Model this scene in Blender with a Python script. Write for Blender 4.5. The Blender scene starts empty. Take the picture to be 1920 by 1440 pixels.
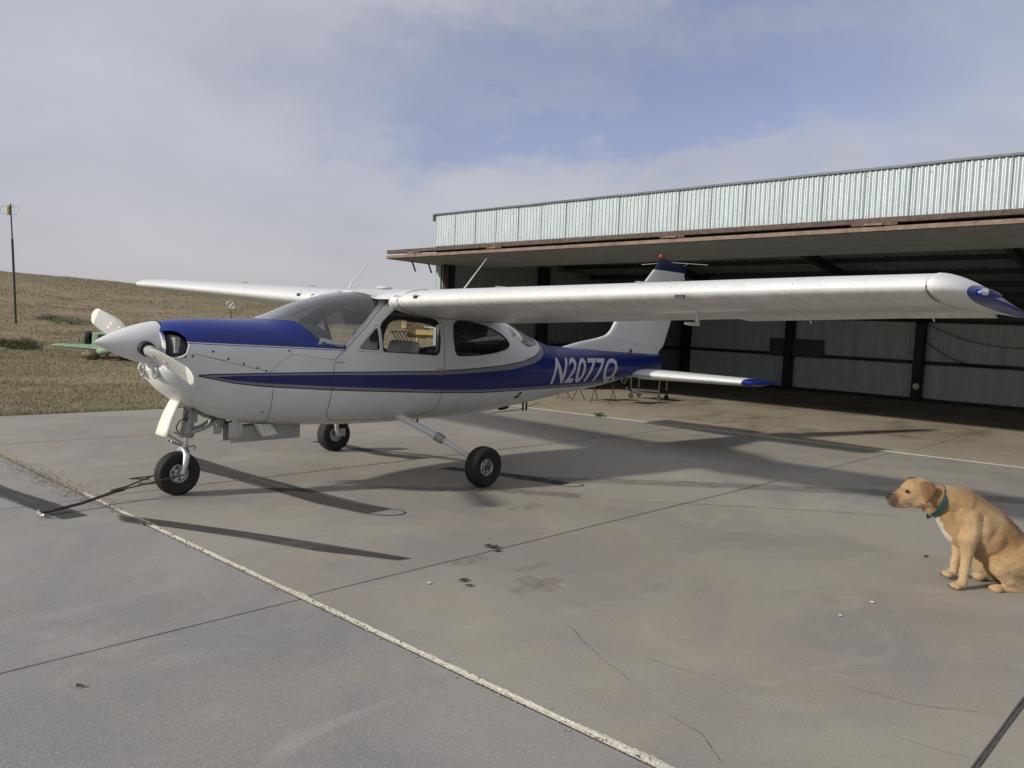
import bpy, bmesh, math, random
import numpy as np
from mathutils import Vector, Matrix, noise, geometry
random.seed(7); np.random.seed(7)
PI = math.pi
scn = bpy.context.scene
COL = scn.collection

# ------------------------------------------------------------------ camera
f_px, CH, PIT, ROL, YAW = 1530., 1.5504, .07443, .0463, .74952
CAM = Vector((-2.3663, -6.5775, CH))
fw = Vector((math.cos(YAW)*math.cos(PIT), math.sin(YAW)*math.cos(PIT), -math.sin(PIT)))
rt = Vector((math.sin(YAW), -math.cos(YAW), 0)); up = rt.cross(fw)
Rv = rt*math.cos(ROL)+up*math.sin(ROL); Uv = up*math.cos(ROL)-rt*math.sin(ROL)
cam = bpy.data.objects.new('camera', bpy.data.cameras.new('camera'))
COL.objects.link(cam)
m = Matrix((Rv, Uv, -fw)).transposed().to_4x4(); m.translation = CAM
cam.matrix_world = m
cam.data.sensor_width = 36; cam.data.lens = f_px/1920*36
cam.data.clip_start = .05; cam.data.clip_end = 3000
scn.camera = cam

# ------------------------------------------------------------------ light
SUN_EL = math.radians(24.); SUN_DIR = Vector((-.92, .39, 0)).normalized()
SUN_AZ = math.atan2(SUN_DIR.y, SUN_DIR.x)
sd = Vector((SUN_DIR.x*math.cos(SUN_EL), SUN_DIR.y*math.cos(SUN_EL), math.sin(SUN_EL)))
sl = bpy.data.lights.new('sun', 'SUN'); sl.energy = 3.7; sl.angle = math.radians(2.2); sl.color = (1, .94, .83)
so = bpy.data.objects.new('sun', sl); COL.objects.link(so)
so.rotation_euler = sd.to_track_quat('Z', 'Y').to_euler()
w = bpy.data.worlds.new('World'); scn.world = w; w.use_nodes = True
nt = w.node_tree; nt.nodes.clear(); N = nt.nodes.new; Lk = nt.links.new
wo = N('ShaderNodeOutputWorld'); bg = N('ShaderNodeBackground'); bg.inputs[1].default_value = .1
sky = N('ShaderNodeTexSky'); sky.sky_type = 'NISHITA'; sky.sun_disc = False
sky.sun_elevation = SUN_EL; sky.sun_rotation = PI/2-SUN_AZ; sky.altitude = 400; sky.dust_density = 1.5
tc = N('ShaderNodeTexCoord')
def wmath(op, a, b=None, c=None, clamp=False):
    n = N('ShaderNodeMath'); n.operation = op; n.use_clamp = clamp
    for i, v in enumerate((a, b, c)):
        if v is None: continue
        if isinstance(v, (int, float)): n.inputs[i].default_value = v
        else: Lk(v, n.inputs[i])
    return n.outputs[0]
def wnoise(scale, detail, sc=(1, 1, 1), rough=.5, dist=0):
    mp = N('ShaderNodeMapping'); mp.inputs['Scale'].default_value = sc; Lk(tc.outputs['Generated'], mp.inputs[0])
    n = N('ShaderNodeTexNoise'); n.inputs['Scale'].default_value = scale; n.inputs['Detail'].default_value = detail
    n.inputs['Roughness'].default_value = rough; n.inputs['Distortion'].default_value = dist
    Lk(mp.outputs[0], n.inputs['Vector']); return n.outputs[0]
def rdir(px, py):
    return (fw+Rv*((px-960)/f_px)-Uv*((py-720)/f_px)).normalized()
sepn = N('ShaderNodeSeparateXYZ'); Lk(tc.outputs['Generated'], sepn.inputs[0])
gap = None
# thin blue openings in the overcast (given as world directions), their outline broken up by warped noise
wv = N('ShaderNodeTexNoise'); wv.inputs['Scale'].default_value = 4.5; wv.inputs['Detail'].default_value = 6; wv.inputs['Roughness'].default_value = .62
mpw = N('ShaderNodeMapping'); mpw.inputs['Scale'].default_value = (1, 1, 2.0); Lk(tc.outputs['Generated'], mpw.inputs[0]); Lk(mpw.outputs[0], wv.inputs['Vector'])
wsu = N('ShaderNodeVectorMath'); wsu.operation = 'SUBTRACT'; Lk(wv.outputs['Color'], wsu.inputs[0]); wsu.inputs[1].default_value = (.5, .5, .5)
wsc = N('ShaderNodeVectorMath'); wsc.operation = 'SCALE'; wsc.inputs[3].default_value = .32; Lk(wsu.outputs[0], wsc.inputs[0])
wad = N('ShaderNodeVectorMath'); wad.operation = 'ADD'; Lk(wsc.outputs[0], wad.inputs[0]); Lk(tc.outputs['Generated'], wad.inputs[1])
for px, py, ra, st in ((1350, 205, .11, 1.0), (1240, 225, .11, .85), (1080, 265, .12, .5), (900, 285, .14, .42), (1060, 150, .32, .42), (1400, 110, .38, .44), (1700, 90, .42, .42), (780, 230, .30, .34), (620, 120, .3, .2)):
    d = rdir(px, py)
    sb = N('ShaderNodeVectorMath'); sb.operation = 'SUBTRACT'; Lk(wad.outputs[0], sb.inputs[0]); sb.inputs[1].default_value = d
    mu = N('ShaderNodeVectorMath'); mu.operation = 'MULTIPLY'; Lk(sb.outputs[0], mu.inputs[0]); mu.inputs[1].default_value = (1, 1, 2.3)
    ln = N('ShaderNodeVectorMath'); ln.operation = 'LENGTH'; Lk(mu.outputs[0], ln.inputs[0])
    v = wmath('SUBTRACT', 1, wmath('DIVIDE', ln.outputs['Value'], ra), clamp=True)
    v = wmath('MULTIPLY', wmath('MULTIPLY', v, wmath('SUBTRACT', 3, wmath('MULTIPLY', v, 2))), wmath('MULTIPLY', v, st*.88))
    gap = v if gap is None else wmath('ADD', gap, v)
n1 = wnoise(3.2, 7, (1, 1, 2.8), .55, .3)
n2 = wnoise(1.3, 4, (1, 1, 2.2), .5)
holes = wmath('MULTIPLY', gap, wmath('ADD', .5, wmath('MULTIPLY', n1, 1.0)), clamp=True)
holes = wmath('ADD', holes, wmath('MULTIPLY', wmath('SUBTRACT', wmath('ADD', n1, n2), 1.0), .45, None, True), clamp=True)
holes = wmath('MINIMUM', holes, .8)
cr = N('ShaderNodeValToRGB'); Lk(wmath('ADD', wmath('MULTIPLY', n1, .6), wmath('MULTIPLY', n2, .4)), cr.inputs[0])
cr.color_ramp.elements[0].position = .3; cr.color_ramp.elements[0].color = (3.35, 3.6, 4.15, 1)
cr.color_ramp.elements[1].position = .72; cr.color_ramp.elements[1].color = (6.0, 5.95, 6.2, 1)
for e in cr.color_ramp.elements: e.color = tuple(c/7 for c in e.color[:3])+(1,)
sc6 = N('ShaderNodeVectorMath'); sc6.operation = 'SCALE'; sc6.inputs[3].default_value = 7; Lk(cr.outputs[0], sc6.inputs[0])
blu = N('ShaderNodeVectorMath'); blu.operation = 'MULTIPLY'; Lk(sky.outputs[0], blu.inputs[0]); blu.inputs[1].default_value = (1.18, 1.0, 1.16)
# under the cloud the light is greyer towards the horizon
hz = wmath('SUBTRACT', 1, wmath('MULTIPLY', sepn.outputs[2], 4.0), clamp=True)
mxh = N('ShaderNodeMix'); mxh.data_type = 'RGBA'; Lk(wmath('MULTIPLY', hz, .55), mxh.inputs[0]); Lk(sc6.outputs[0], mxh.inputs[6]); mxh.inputs[7].default_value = (4.05, 4.1, 4.5, 1)
thr = N('ShaderNodeVectorMath'); thr.operation = 'MULTIPLY'; Lk(sky.outputs[0], thr.inputs[0]); thr.inputs[1].default_value = (.15, .125, .12)
dim = N('ShaderNodeVectorMath'); dim.operation = 'MULTIPLY'; Lk(mxh.outputs[2], dim.inputs[0]); dim.inputs[1].default_value = (.93, .92, .94)
cls = N('ShaderNodeVectorMath'); cls.operation = 'ADD'; Lk(dim.outputs[0], cls.inputs[0]); Lk(thr.outputs[0], cls.inputs[1])
mx = N('ShaderNodeMix'); mx.data_type = 'RGBA'; Lk(holes, mx.inputs[0]); Lk(cls.outputs[0], mx.inputs[6]); Lk(blu.outputs[0], mx.inputs[7])
Lk(mx.outputs[2], bg.inputs[0]); Lk(bg.outputs[0], wo.inputs[0])
scn.view_settings.view_transform = 'Standard'; scn.view_settings.look = 'None'
scn.view_settings.exposure = 0.10; scn.view_settings.gamma = 1
scn.view_settings.use_curve_mapping = False
scn.render.engine = 'CYCLES'

# ------------------------------------------------------------------ material helpers
class MT:
    def __init__(s, name):
        s.m = bpy.data.materials.new(name); s.m.use_nodes = True; s.t = s.m.node_tree
        s.b = s.t.nodes['Principled BSDF']; s.out = s.t.nodes['Material Output']; s.tc = s.n('ShaderNodeTexCoord')
    def n(s, k): return s.t.nodes.new(k)
    def l(s, a, b): s.t.links.new(a, b)
    def put(s, sock, v):
        if isinstance(v, bpy.types.NodeSocket): s.l(v, sock)
        else: sock.default_value = v if not (isinstance(v, tuple) and len(v) == 3 and sock.type == 'RGBA') else v+(1,)
    def math(s, op, a, b=None, c=None, clamp=False):
        n = s.n('ShaderNodeMath'); n.operation = op; n.use_clamp = clamp
        for i, v in enumerate((a, b, c)):
            if v is not None: s.put(n.inputs[i], v)
        return n.outputs[0]
    def noise(s, scale, detail=3, sc=(1, 1, 1), rough=.55, dist=0., co='Object', w=0):
        mp = s.n('ShaderNodeMapping'); mp.inputs['Scale'].default_value = sc; mp.inputs['Location'].default_value = (w, w*.7, w*1.3)
        s.l(s.tc.outputs[co], mp.inputs[0])
        n = s.n('ShaderNodeTexNoise'); n.inputs['Scale'].default_value = scale; n.inputs['Detail'].default_value = detail
        n.inputs['Roughness'].default_value = rough; n.inputs['Distortion'].default_value = dist
        s.l(mp.outputs[0], n.inputs['Vector']); return n.outputs[0]
    def ramp(s, v, lo, hi, a=0., b=1.):
        n = s.n('ShaderNodeMapRange'); s.put(n.inputs[0], v); n.inputs[1].default_value = lo; n.inputs[2].default_value = hi
        n.inputs[3].default_value = a; n.inputs[4].default_value = b; return n.outputs[0]
    def mix(s, f, a, b):
        n = s.n('ShaderNodeMix'); n.data_type = 'RGBA'; s.put(n.inputs[0], f); s.put(n.inputs[6], a); s.put(n.inputs[7], b); return n.outputs[2]
    def bump(s, h, st=.3, d=.01):
        n = s.n('ShaderNodeBump'); n.inputs['Strength'].default_value = st; n.inputs['Distance'].default_value = d
        s.l(h, n.inputs['Height']); s.l(n.outputs[0], s.b.inputs['Normal'])
    def set(s, **k):
        for a, v in k.items(): s.put(s.b.inputs[{'col': 'Base Color', 'rough': 'Roughness', 'metal': 'Metallic', 'coat': 'Coat Weight', 'spec': 'Specular IOR Level', 'alpha': 'Alpha'}[a]], v)
        return s
    def xyz(s, co='Object'):
        n = s.n('ShaderNodeSeparateXYZ'); s.l(s.tc.outputs[co], n.inputs[0]); return n.outputs
def simple(name, col, rough=.5, metal=0., var=.12, scale=8., bump=0., sc=(1, 1, 1)):
    M = MT(name); nz = M.noise(scale, 4, sc)
    M.set(col=M.mix(M.ramp(nz, .3, .7), tuple(c*(1-var) for c in col), tuple(min(1, c*(1+var)) for c in col)), rough=rough, metal=metal)
    if bump: M.bump(nz, bump, .01)
    return M.m
mat = {}
mat['black_rubber'] = simple('black_rubber', (.014, .014, .015), .75, 0, .3, 30, .2)
mat['dark'] = simple('dark_paint', (.012, .012, .013), .7)
mat['trim'] = simple('dark_window_trim', (.02, .02, .022), .5)
mat['seam'] = simple('panel_gap', (.06, .06, .065), .7)
mat['chrome'] = simple('bright_steel', (.75, .75, .76), .18, 1.0, .05)
mat['alu'] = simple('cast_aluminium', (.55, .56, .57), .38, .85, .12, 25)
mat['gray_metal'] = simple('grey_gear_paint', (.33, .34, .33), .5, .3, .25, 20)
mat['lining'] = simple('cabin_lining', (.075, .077, .083), .85)
mat['dash'] = simple('glare_shield', (.13, .135, .14), .7)
mat['seat'] = simple('seat_cloth', (.85, .85, .82), .85, 0, .1, 12)
mat['seat_dark'] = simple('seat_side', (.34, .36, .39), .85)
mat['post'] = simple('black_steel', (.010, .010, .010), .6)
mat['red'] = simple('red_lens', (.5, .02, .015), .15)
mat['decal_white'] = simple('decal_white', (.75, .74, .72), .5, 0, .04)
mat['decal_red'] = simple('decal_red', (.6, .12, .1), .5, 0, .1)
mat['teal'] = simple('teal_print', (.03, .28, .27), .5, 0, .3, 60)
mat['card'] = simple('white_card', (.7, .72, .74), .6, 0, .03)

def glass(name, tint, refl=1.0, haze=.0):
    M = MT(name); t = M.t
    tr = M.n('ShaderNodeBsdfTransparent'); tr.inputs[0].default_value = tint+(1,)
    gl = M.n('ShaderNodeBsdfGlossy'); gl.inputs[1].default_value = .03
    fr = M.n('ShaderNodeFresnel'); fr.inputs[0].default_value = 1.5
    k = M.math('MULTIPLY', fr.outputs[0], refl, clamp=True)
    ms = M.n('ShaderNodeMixShader'); M.l(k, ms.inputs[0]); M.l(tr.outputs[0], ms.inputs[1]); M.l(gl.outputs[0], ms.inputs[2])
    df = M.n('ShaderNodeBsdfDiffuse'); df.inputs[0].default_value = (.5, .5, .5, 1)
    m2 = M.n('ShaderNodeMixShader'); m2.inputs[0].default_value = haze; M.l(ms.outputs[0], m2.inputs[1]); M.l(df.outputs[0], m2.inputs[2])
    M.l(m2.outputs[0], M.out.inputs[0]); return M.m
mat['glass'] = glass('cabin_glass', (.95, .96, .96), 1.1, .008)
mat['windshield'] = glass('windshield_glass', (.90, .91, .93), 2.2, .055)  # grey haze paints in part of the pale sky reflection
mat['lens'] = glass('clear_lens', (.9, .9, .9), 1.5, .02)

# white aircraft paint with wear
def paint(name, dirt=1.):
    M = MT(name)
    n = M.noise(3, 5, (1, 1, 1), .6); s = M.noise(2.5, 5, (1, 9, 9), .65, w=3)
    c = M.mix(M.ramp(n, .35, .7, 0, .5), (.66, .672, .675), (.55, .56, .56))
    c = M.mix(M.math('MULTIPLY', M.ramp(s, .55, .75), .25*dirt), c, (.38, .36, .31))
    M.set(col=c, rough=M.ramp(n, .3, .7, .28, .42), coat=.15); M.bump(M.noise(3.2, 2, w=6), .25, .012); return M
mat['white'] = paint('white_aircraft_paint').m
# wing paint: insect specks and chips along the leading edge, grime streaks chordwise
M = paint('white_wing_paint', 1.3); x = M.xyz()
c = M.b.inputs['Base Color'].links[0].from_socket
sp = M.noise(55, 2, (1, 1, 1), .5, w=5); pt = M.noise(6, 3, w=9)
le = M.ramp(x[0], 2.33, 2.62, 1, 0)
mask = M.math('MULTIPLY', M.math('MULTIPLY', M.ramp(sp, .66, .70), le), M.ramp(pt, .42, .55), clamp=True)
c = M.mix(M.math('MULTIPLY', mask, .8), c, (.20, .16, .12))
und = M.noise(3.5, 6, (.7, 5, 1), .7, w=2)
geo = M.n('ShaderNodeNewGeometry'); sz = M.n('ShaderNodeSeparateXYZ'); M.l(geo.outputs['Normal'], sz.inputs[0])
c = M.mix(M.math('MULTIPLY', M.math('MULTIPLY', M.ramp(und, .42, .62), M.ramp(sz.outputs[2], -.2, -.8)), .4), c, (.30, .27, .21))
chip = M.noise(90, 2, w=11)
c = M.mix(M.math('MULTIPLY', M.math('MULTIPLY', M.ramp(chip, .70, .73), M.ramp(x[0], 2.5, 3.1, 1, 0)), .5), c, (.62, .60, .5))
M.set(col=c); mat['wing'] = M.m
M = paint('blue_aircraft_paint', .3); M.set(col=M.mix(M.ramp(M.noise(4, 4), .3, .7), (.003, .014, .15), (.005, .020, .19)), rough=.28, coat=.12); mat['blue'] = M.m
mat['lettergrey'] = simple('registration_grey', (.50, .51, .55), .4, 0, .08, 14)

# livery material for the fuselage skin: stripes as functions of station (x) and height (z)
ST_U = [(.5, 1.026), (.66, 1.028), (.76, 1.036), (1.19, 1.045), (1.82, 1.053), (3.0, 1.053), (3.41, 1.069), (3.93, 1.095), (4.34, 1.135), (4.58, 1.182), (4.72, 1.235), (4.79, 1.275), (4.815, 1.32), (4.83, 1.42), (4.85, 2.2), (8.4, 2.2)]
BL_U = [(.5, 1.005), (.77, 1.008), (.93, 1.019), (1.2, 1.022), (1.82, 1.025), (3.0, 1.011), (3.41, 1.02), (4.13, 1.045), (4.56, 1.102), (4.74, 1.152), (4.83, 1.21), (4.865, 1.27), (4.88, 1.35), (4.90, 2.2), (8.4, 2.2)]
BL_L = [(.5, 1.005), (.77, 1.008), (.93, .979), (1.2, .955), (1.82, .921), (3.0, .863), (3.6, .846), (4.16, .838), (5.87, .828), (7.0, .86), (8.4, .9)]
ST_L = [(.5, 1.012), (.66, 1.012), (.94, .953), (1.2, .923), (1.83, .884), (3.0, .83), (3.6, .809), (4.18, .806), (5.93, .792), (7.0, .82), (8.4, .86)]
def fcurve(M, xs, pts):
    n = M.n('ShaderNodeFloatCurve'); cv = n.mapping.curves[0]
    n.mapping.use_clip = False
    q = [((a)/8.4, (b-.7)/1.6) for a, b in pts]
    cv.points[0].location = q[0]; cv.points[1].location = q[-1]
    for a in q[1:-1]: cv.points.new(*a)
    for p in cv.points: p.handle_type = 'VECTOR'
    n.mapping.update(); M.l(M.math('DIVIDE', xs, 8.4), n.inputs['Value'])
    return M.math('ADD', M.math('MULTIPLY', n.outputs[0], 1.6), .7)
M = paint('fuselage_livery', 1.0); X = M.xyz()
white = M.b.inputs['Base Color'].links[0].from_socket
belly = M.math('MULTIPLY', M.ramp(X[2], .68, .54), M.ramp(M.noise(5, 5, (1, 1, 1), .7, w=4), .35, .65, .3, 1))
white = M.mix(M.math('MULTIPLY', belly, .55), white, (.33, .29, .23))
blue = M.mix(M.ramp(M.noise(2.2, 5, (1, 1, 3), .7), .3, .7), (.002, .010, .10), (.004, .016, .155))
U, BU, BLo, SL = (fcurve(M, X[0], q) for q in (ST_U, BL_U, BL_L, ST_L))
gt = lambda a, b: M.math('GREATER_THAN', a, b)
z = X[2]
inside = M.math('MULTIPLY', M.math('MULTIPLY', gt(U, z), gt(z, SL)), gt(X[0], .66))
inblue = M.math('MULTIPLY', gt(BU, z), gt(z, BLo))
line_top = gt(z, M.math('SUBTRACT', U, .010)); line_bot = gt(M.math('ADD', SL, .010), z)
tail_l = M.math('MULTIPLY', line_top, gt(4.83, X[0]))
c_in = M.mix(inblue, (.20, .20, .23), blue)
c_in = M.mix(M.math('MAXIMUM', tail_l, line_bot), c_in, (.006, .008, .05))
c = M.mix(inside, white, c_in)
# blue cowl top with a white pinstripe and a navy line beneath
zz = M.math('SUBTRACT', z, M.math('SUBTRACT', 1.306, M.math('MULTIPLY', X[0], .027)))
fwd = gt(1.93, X[0])
c = M.mix(M.math('MULTIPLY', fwd, gt(zz, -.018)), c, (.006, .012, .09))
c = M.mix(M.math('MULTIPLY', fwd, gt(zz, -.012)), c, (.62, .63, .64))
c = M.mix(M.math('MULTIPLY', fwd, gt(zz, -.004)), c, (.003, .017, .19))
M.set(col=c, rough=.30, coat=.10); mat['livery'] = M.m

# ground materials
def concrete(name, base, alt, warm, speck=1., oil=0.):
    M = MT(name)
    big = M.noise(.55, 5, (1, 1, 1), .6, .8); med = M.noise(1.5, 6, (1, 1, 1), .65, .6, w=3); streak = M.noise(1.6, 6, (.6, 1.3, 1), .7, 1.2, w=8)
    fine = M.noise(230, 2, w=1); fine2 = M.noise(95, 3, w=2)
    c = M.mix(M.ramp(big, .42, .58), base, alt)
    c = M.mix(M.math('MULTIPLY', M.ramp(med, .45, .66), .6), c, warm)
    c = M.mix(M.math('MULTIPLY', M.ramp(streak, .57, .74), .55), c, tuple(min(1, q*1.3) for q in alt))
    c = M.mix(M.math('MULTIPLY', M.ramp(M.noise(.9, 6, (1, 1, 1), .7, 1.2, w=15), .60, .78), .30+oil), c, tuple(q*.5 for q in base))
    c = M.mix(M.math('MULTIPLY', M.ramp(M.noise(3.2, 6, (1, 1, 1), .7, .5, w=21), .45, .7), .22), c, (.20, .195, .20))
    c = M.mix(M.ramp(fine, .30, .70, 0, .50*speck), c, tuple(q*.55 for q in base))
    c = M.mix(M.ramp(fine2, .52, .78, 0, .45*speck), c, tuple(min(1, q*1.55) for q in alt))
    M.set(col=c, rough=M.ramp(med, .3, .7, .62, .85)); M.bump(M.math('ADD', fine, M.math('MULTIPLY', fine2, .8)), .3, .003); return M.m
mat['slab'] = concrete('apron_concrete', (.268, .252, .230), (.345, .326, .274), (.345, .285, .232))
mat['slab_front'] = concrete('apron_concrete_front', (.248, .240, .238), (.325, .312, .297), (.335, .318, .258), 1.2)
mat['floor'] = concrete('hangar_floor_concrete', (.34, .30, .225), (.41, .36, .28), (.34, .265, .185), .8, .15)
mat['edge'] = concrete('chipped_sunlit_edge', (.44, .42, .35), (.52, .50, .43), (.38, .35, .28), 2.0)  # paler than the slabs: sunlight on the raised edge put into the colour
mat['gapfill'] = simple('joint_dirt', (.05, .042, .035), .95, 0, .4, 30, .5)
mat['crumb'] = simple('joint_crumb', (.25, .225, .185), .95, 0, .5, 60)

def decal(name, col, dens, sc, scale=9., lo=.35, hi=.6, edge=True):
    """stain lying on the concrete: streaky coverage, uv v = across, u = along"""
    M = MT(name); uv = M.n('ShaderNodeUVMap'); mp = M.n('ShaderNodeMapping'); mp.inputs['Scale'].default_value = sc; M.l(uv.outputs[0], mp.inputs[0])
    n = M.n('ShaderNodeTexNoise'); n.inputs['Scale'].default_value = scale; n.inputs['Detail'].default_value = 5; n.inputs['Roughness'].default_value = .7; M.l(mp.outputs[0], n.inputs['Vector'])
    a = M.ramp(n.outputs[0], lo, hi, 0, dens)
    if edge:
        s2 = M.n('ShaderNodeSeparateXYZ'); M.l(uv.outputs[0], s2.inputs[0])
        e = M.math('MULTIPLY', M.math('MULTIPLY', s2.outputs[1], M.math('SUBTRACT', 1, s2.outputs[1])), 4)
        e2 = M.math('MULTIPLY', M.math('MULTIPLY', s2.outputs[0], M.math('SUBTRACT', 1, s2.outputs[0])), 4)
        a = M.math('MULTIPLY', a, M.math('MULTIPLY', M.ramp(M.math('ADD', e, M.ramp(n.outputs[0], .3, .7, -.25, .25)), .05, .35), M.ramp(e2, 0, .04)), clamp=True)
    M.set(col=col, rough=.9, alpha=a); return M.m
mat['skid'] = decal('tyre_rubber_mark', (.04, .04, .04), .86, (1.0, 6, 1), 3., .26, .52)
mat['skid_faint'] = decal('faint_tyre_mark', (.05, .047, .043), .45, (9, 5, 1), 3., .42, .6)
mat['dirt'] = decal('dirt_stain', (.12, .09, .065), .34, (2.6, 1.6, 1), 1.6, .40, .72)
mat['scrape'] = decal('pale_scrape', (.40, .385, .35), .32, (1.5, 2.2, 1), 1.6, .42, .75)
mat['rustdirt'] = decal('brown_floor_stain', (.13, .09, .06), .42, (1.1, 1.8, 1), 1.6, .42, .70)

# ------------------------------------------------------------------ object helpers
def link(o, parent=None):
    COL.objects.link(o)
    if parent: o.parent = parent
    return o
def mk(name, V, F, m, parent=None, smooth=False, uv=None):
    me = bpy.data.meshes.new(name); me.from_pydata([tuple(v) for v in V], [], F)
    if isinstance(m, (list, tuple)):
        for q in m: me.materials.append(q)
    else: me.materials.append(m)
    if uv:
        u = me.uv_layers.new(name='UVMap')
        for l in me.loops: u.data[l.index].uv = uv[l.vertex_index]
    if smooth: me.polygons.foreach_set('use_smooth', [True]*len(me.polygons))
    me.update(); return link(bpy.data.objects.new(name, me), parent)
def empty(name, loc=(0, 0, 0), label=None, cat=None, group=None, rz=0):
    o = bpy.data.objects.new(name, None); o.location = loc; o.rotation_euler.z = rz; o.empty_display_size = .2
    COL.objects.link(o)
    if label: tag(o, label, cat, group)
    return o
def tag(o, label=None, cat=None, group=None, kind=None):
    if label: o['label'] = label
    if cat: o['category'] = cat
    if group: o['group'] = group
    if kind: o['kind'] = kind
    return o
class B:
    """collects shapes into one mesh"""
    def __init__(s): s.V = []; s.F = []
    def add(s, V, F):
        k = len(s.V); s.V += [tuple(v) for v in V]; s.F += [tuple(i+k for i in f) for f in F]; return s
    def box(s, x0, y0, z0, x1, y1, z1, M=None):
        V = [Vector((x, y, z)) for z in (z0, z1) for y in (y0, y1) for x in (x0, x1)]
        if M: V = [M @ v for v in V]
        return s.add(V, [(0, 2, 3, 1), (4, 5, 7, 6), (0, 1, 5, 4), (2, 6, 7, 3), (0, 4, 6, 2), (1, 3, 7, 5)])
    def beam(s, a, b, w, h, upv=(0, 0, 1)):
        a = Vector(a); b = Vector(b); d = (b-a).normalized(); u = Vector(upv); r = d.cross(u)
        if r.length < 1e-4: r = d.cross(Vector((1, 0, 0)))
        r.normalize(); u = r.cross(d)
        V = [p+r*(i*w/2)+u*(j*h/2) for p in (a, b) for i, j in ((-1, -1), (1, -1), (1, 1), (-1, 1))]
        return s.add(V, [(0, 3, 2, 1), (4, 5, 6, 7), (0, 1, 5, 4), (1, 2, 6, 5), (2, 3, 7, 6), (3, 0, 4, 7)])
    def tube(s, pts, rad, n=10, caps=True):
        pts = [Vector(p) for p in pts]; R = rad if isinstance(rad, (list, tuple)) else [rad]*len(pts)
        V = []; prev = None
        for i, p in enumerate(pts):
            d = (pts[min(i+1, len(pts)-1)]-pts[max(i-1, 0)]).normalized()
            if prev is None:
                a = d.cross(Vector((0, 0, 1)));
                if a.length < .05: a = d.cross(Vector((1, 0, 0)))
            else: a = prev-d*prev.dot(d)
            a.normalize(); prev = a; b = d.cross(a)
            for k in range(n):
                t = 2*PI*k/n; V.append(p+a*(R[i]*math.cos(t))+b*(R[i]*math.sin(t)))
        F = [(i*n+k, i*n+(k+1) % n, (i+1)*n+(k+1) % n, (i+1)*n+k) for i in range(len(pts)-1) for k in range(n)]
        if caps: F += [tuple(range(n-1, -1, -1)), tuple((len(pts)-1)*n+k for k in range(n))]
        return s.add(V, F)
    def lathe(s, prof, o, ax, n=32):
        """prof: (radius, along) ; o origin ; ax axis"""
        o = Vector(o); ax = Vector(ax).normalized(); a = ax.cross(Vector((0, 0, 1)))
        if a.length < .05: a = ax.cross(Vector((1, 0, 0)))
        a.normalize(); b = ax.cross(a); V = []; k = len(prof)
        for j in range(n):
            t = 2*PI*j/n
            for r, h in prof: V.append(o+ax*h+(a*math.cos(t)+b*math.sin(t))*r)
        F = [(j*k+i, ((j+1) % n)*k+i, ((j+1) % n)*k+i+1, j*k+i+1) for j in range(n) for i in range(k-1)]
        return s.add(V, F)
    def build(s, name, m, parent=None, smooth=False, bevel=0, weld=False):
        o = mk(name, s.V, s.F, m, parent, False)
        bm = bmesh.new(); bm.from_mesh(o.data)
        if weld: bmesh.ops.remove_doubles(bm, verts=bm.verts, dist=1e-5)
        bmesh.ops.recalc_face_normals(bm, faces=bm.faces)
        if bevel: bmesh.ops.bevel(bm, geom=bm.edges[:], offset=bevel, segments=1, affect='EDGES', profile=.5)
        if smooth:
            for f in bm.faces: f.smooth = True
            for e in bm.edges:
                if len(e.link_faces) == 2 and e.calc_face_angle(0) > .7: e.smooth = False
        bm.to_mesh(o.data); bm.free(); return o
def inpoly(x, y, P):
    c = False; j = len(P)-1
    for i in range(len(P)):
        xi, yi = P[i]; xj, yj = P[j]
        if (yi > y) != (yj > y) and x < (xj-xi)*(y-yi)/(yj-yi)+xi: c = not c
        j = i
    return c
def dens(P, d=.04, closed=True):
    out = []; n = len(P)
    for i in range(n if closed else n-1):
        a = Vector(P[i]); b = Vector(P[(i+1) % n]); k = max(1, int((b-a).length/d))
        for j in range(k): out.append(tuple(a.lerp(b, j/k)))
    if not closed: out.append(tuple(P[-1]))
    return out

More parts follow.
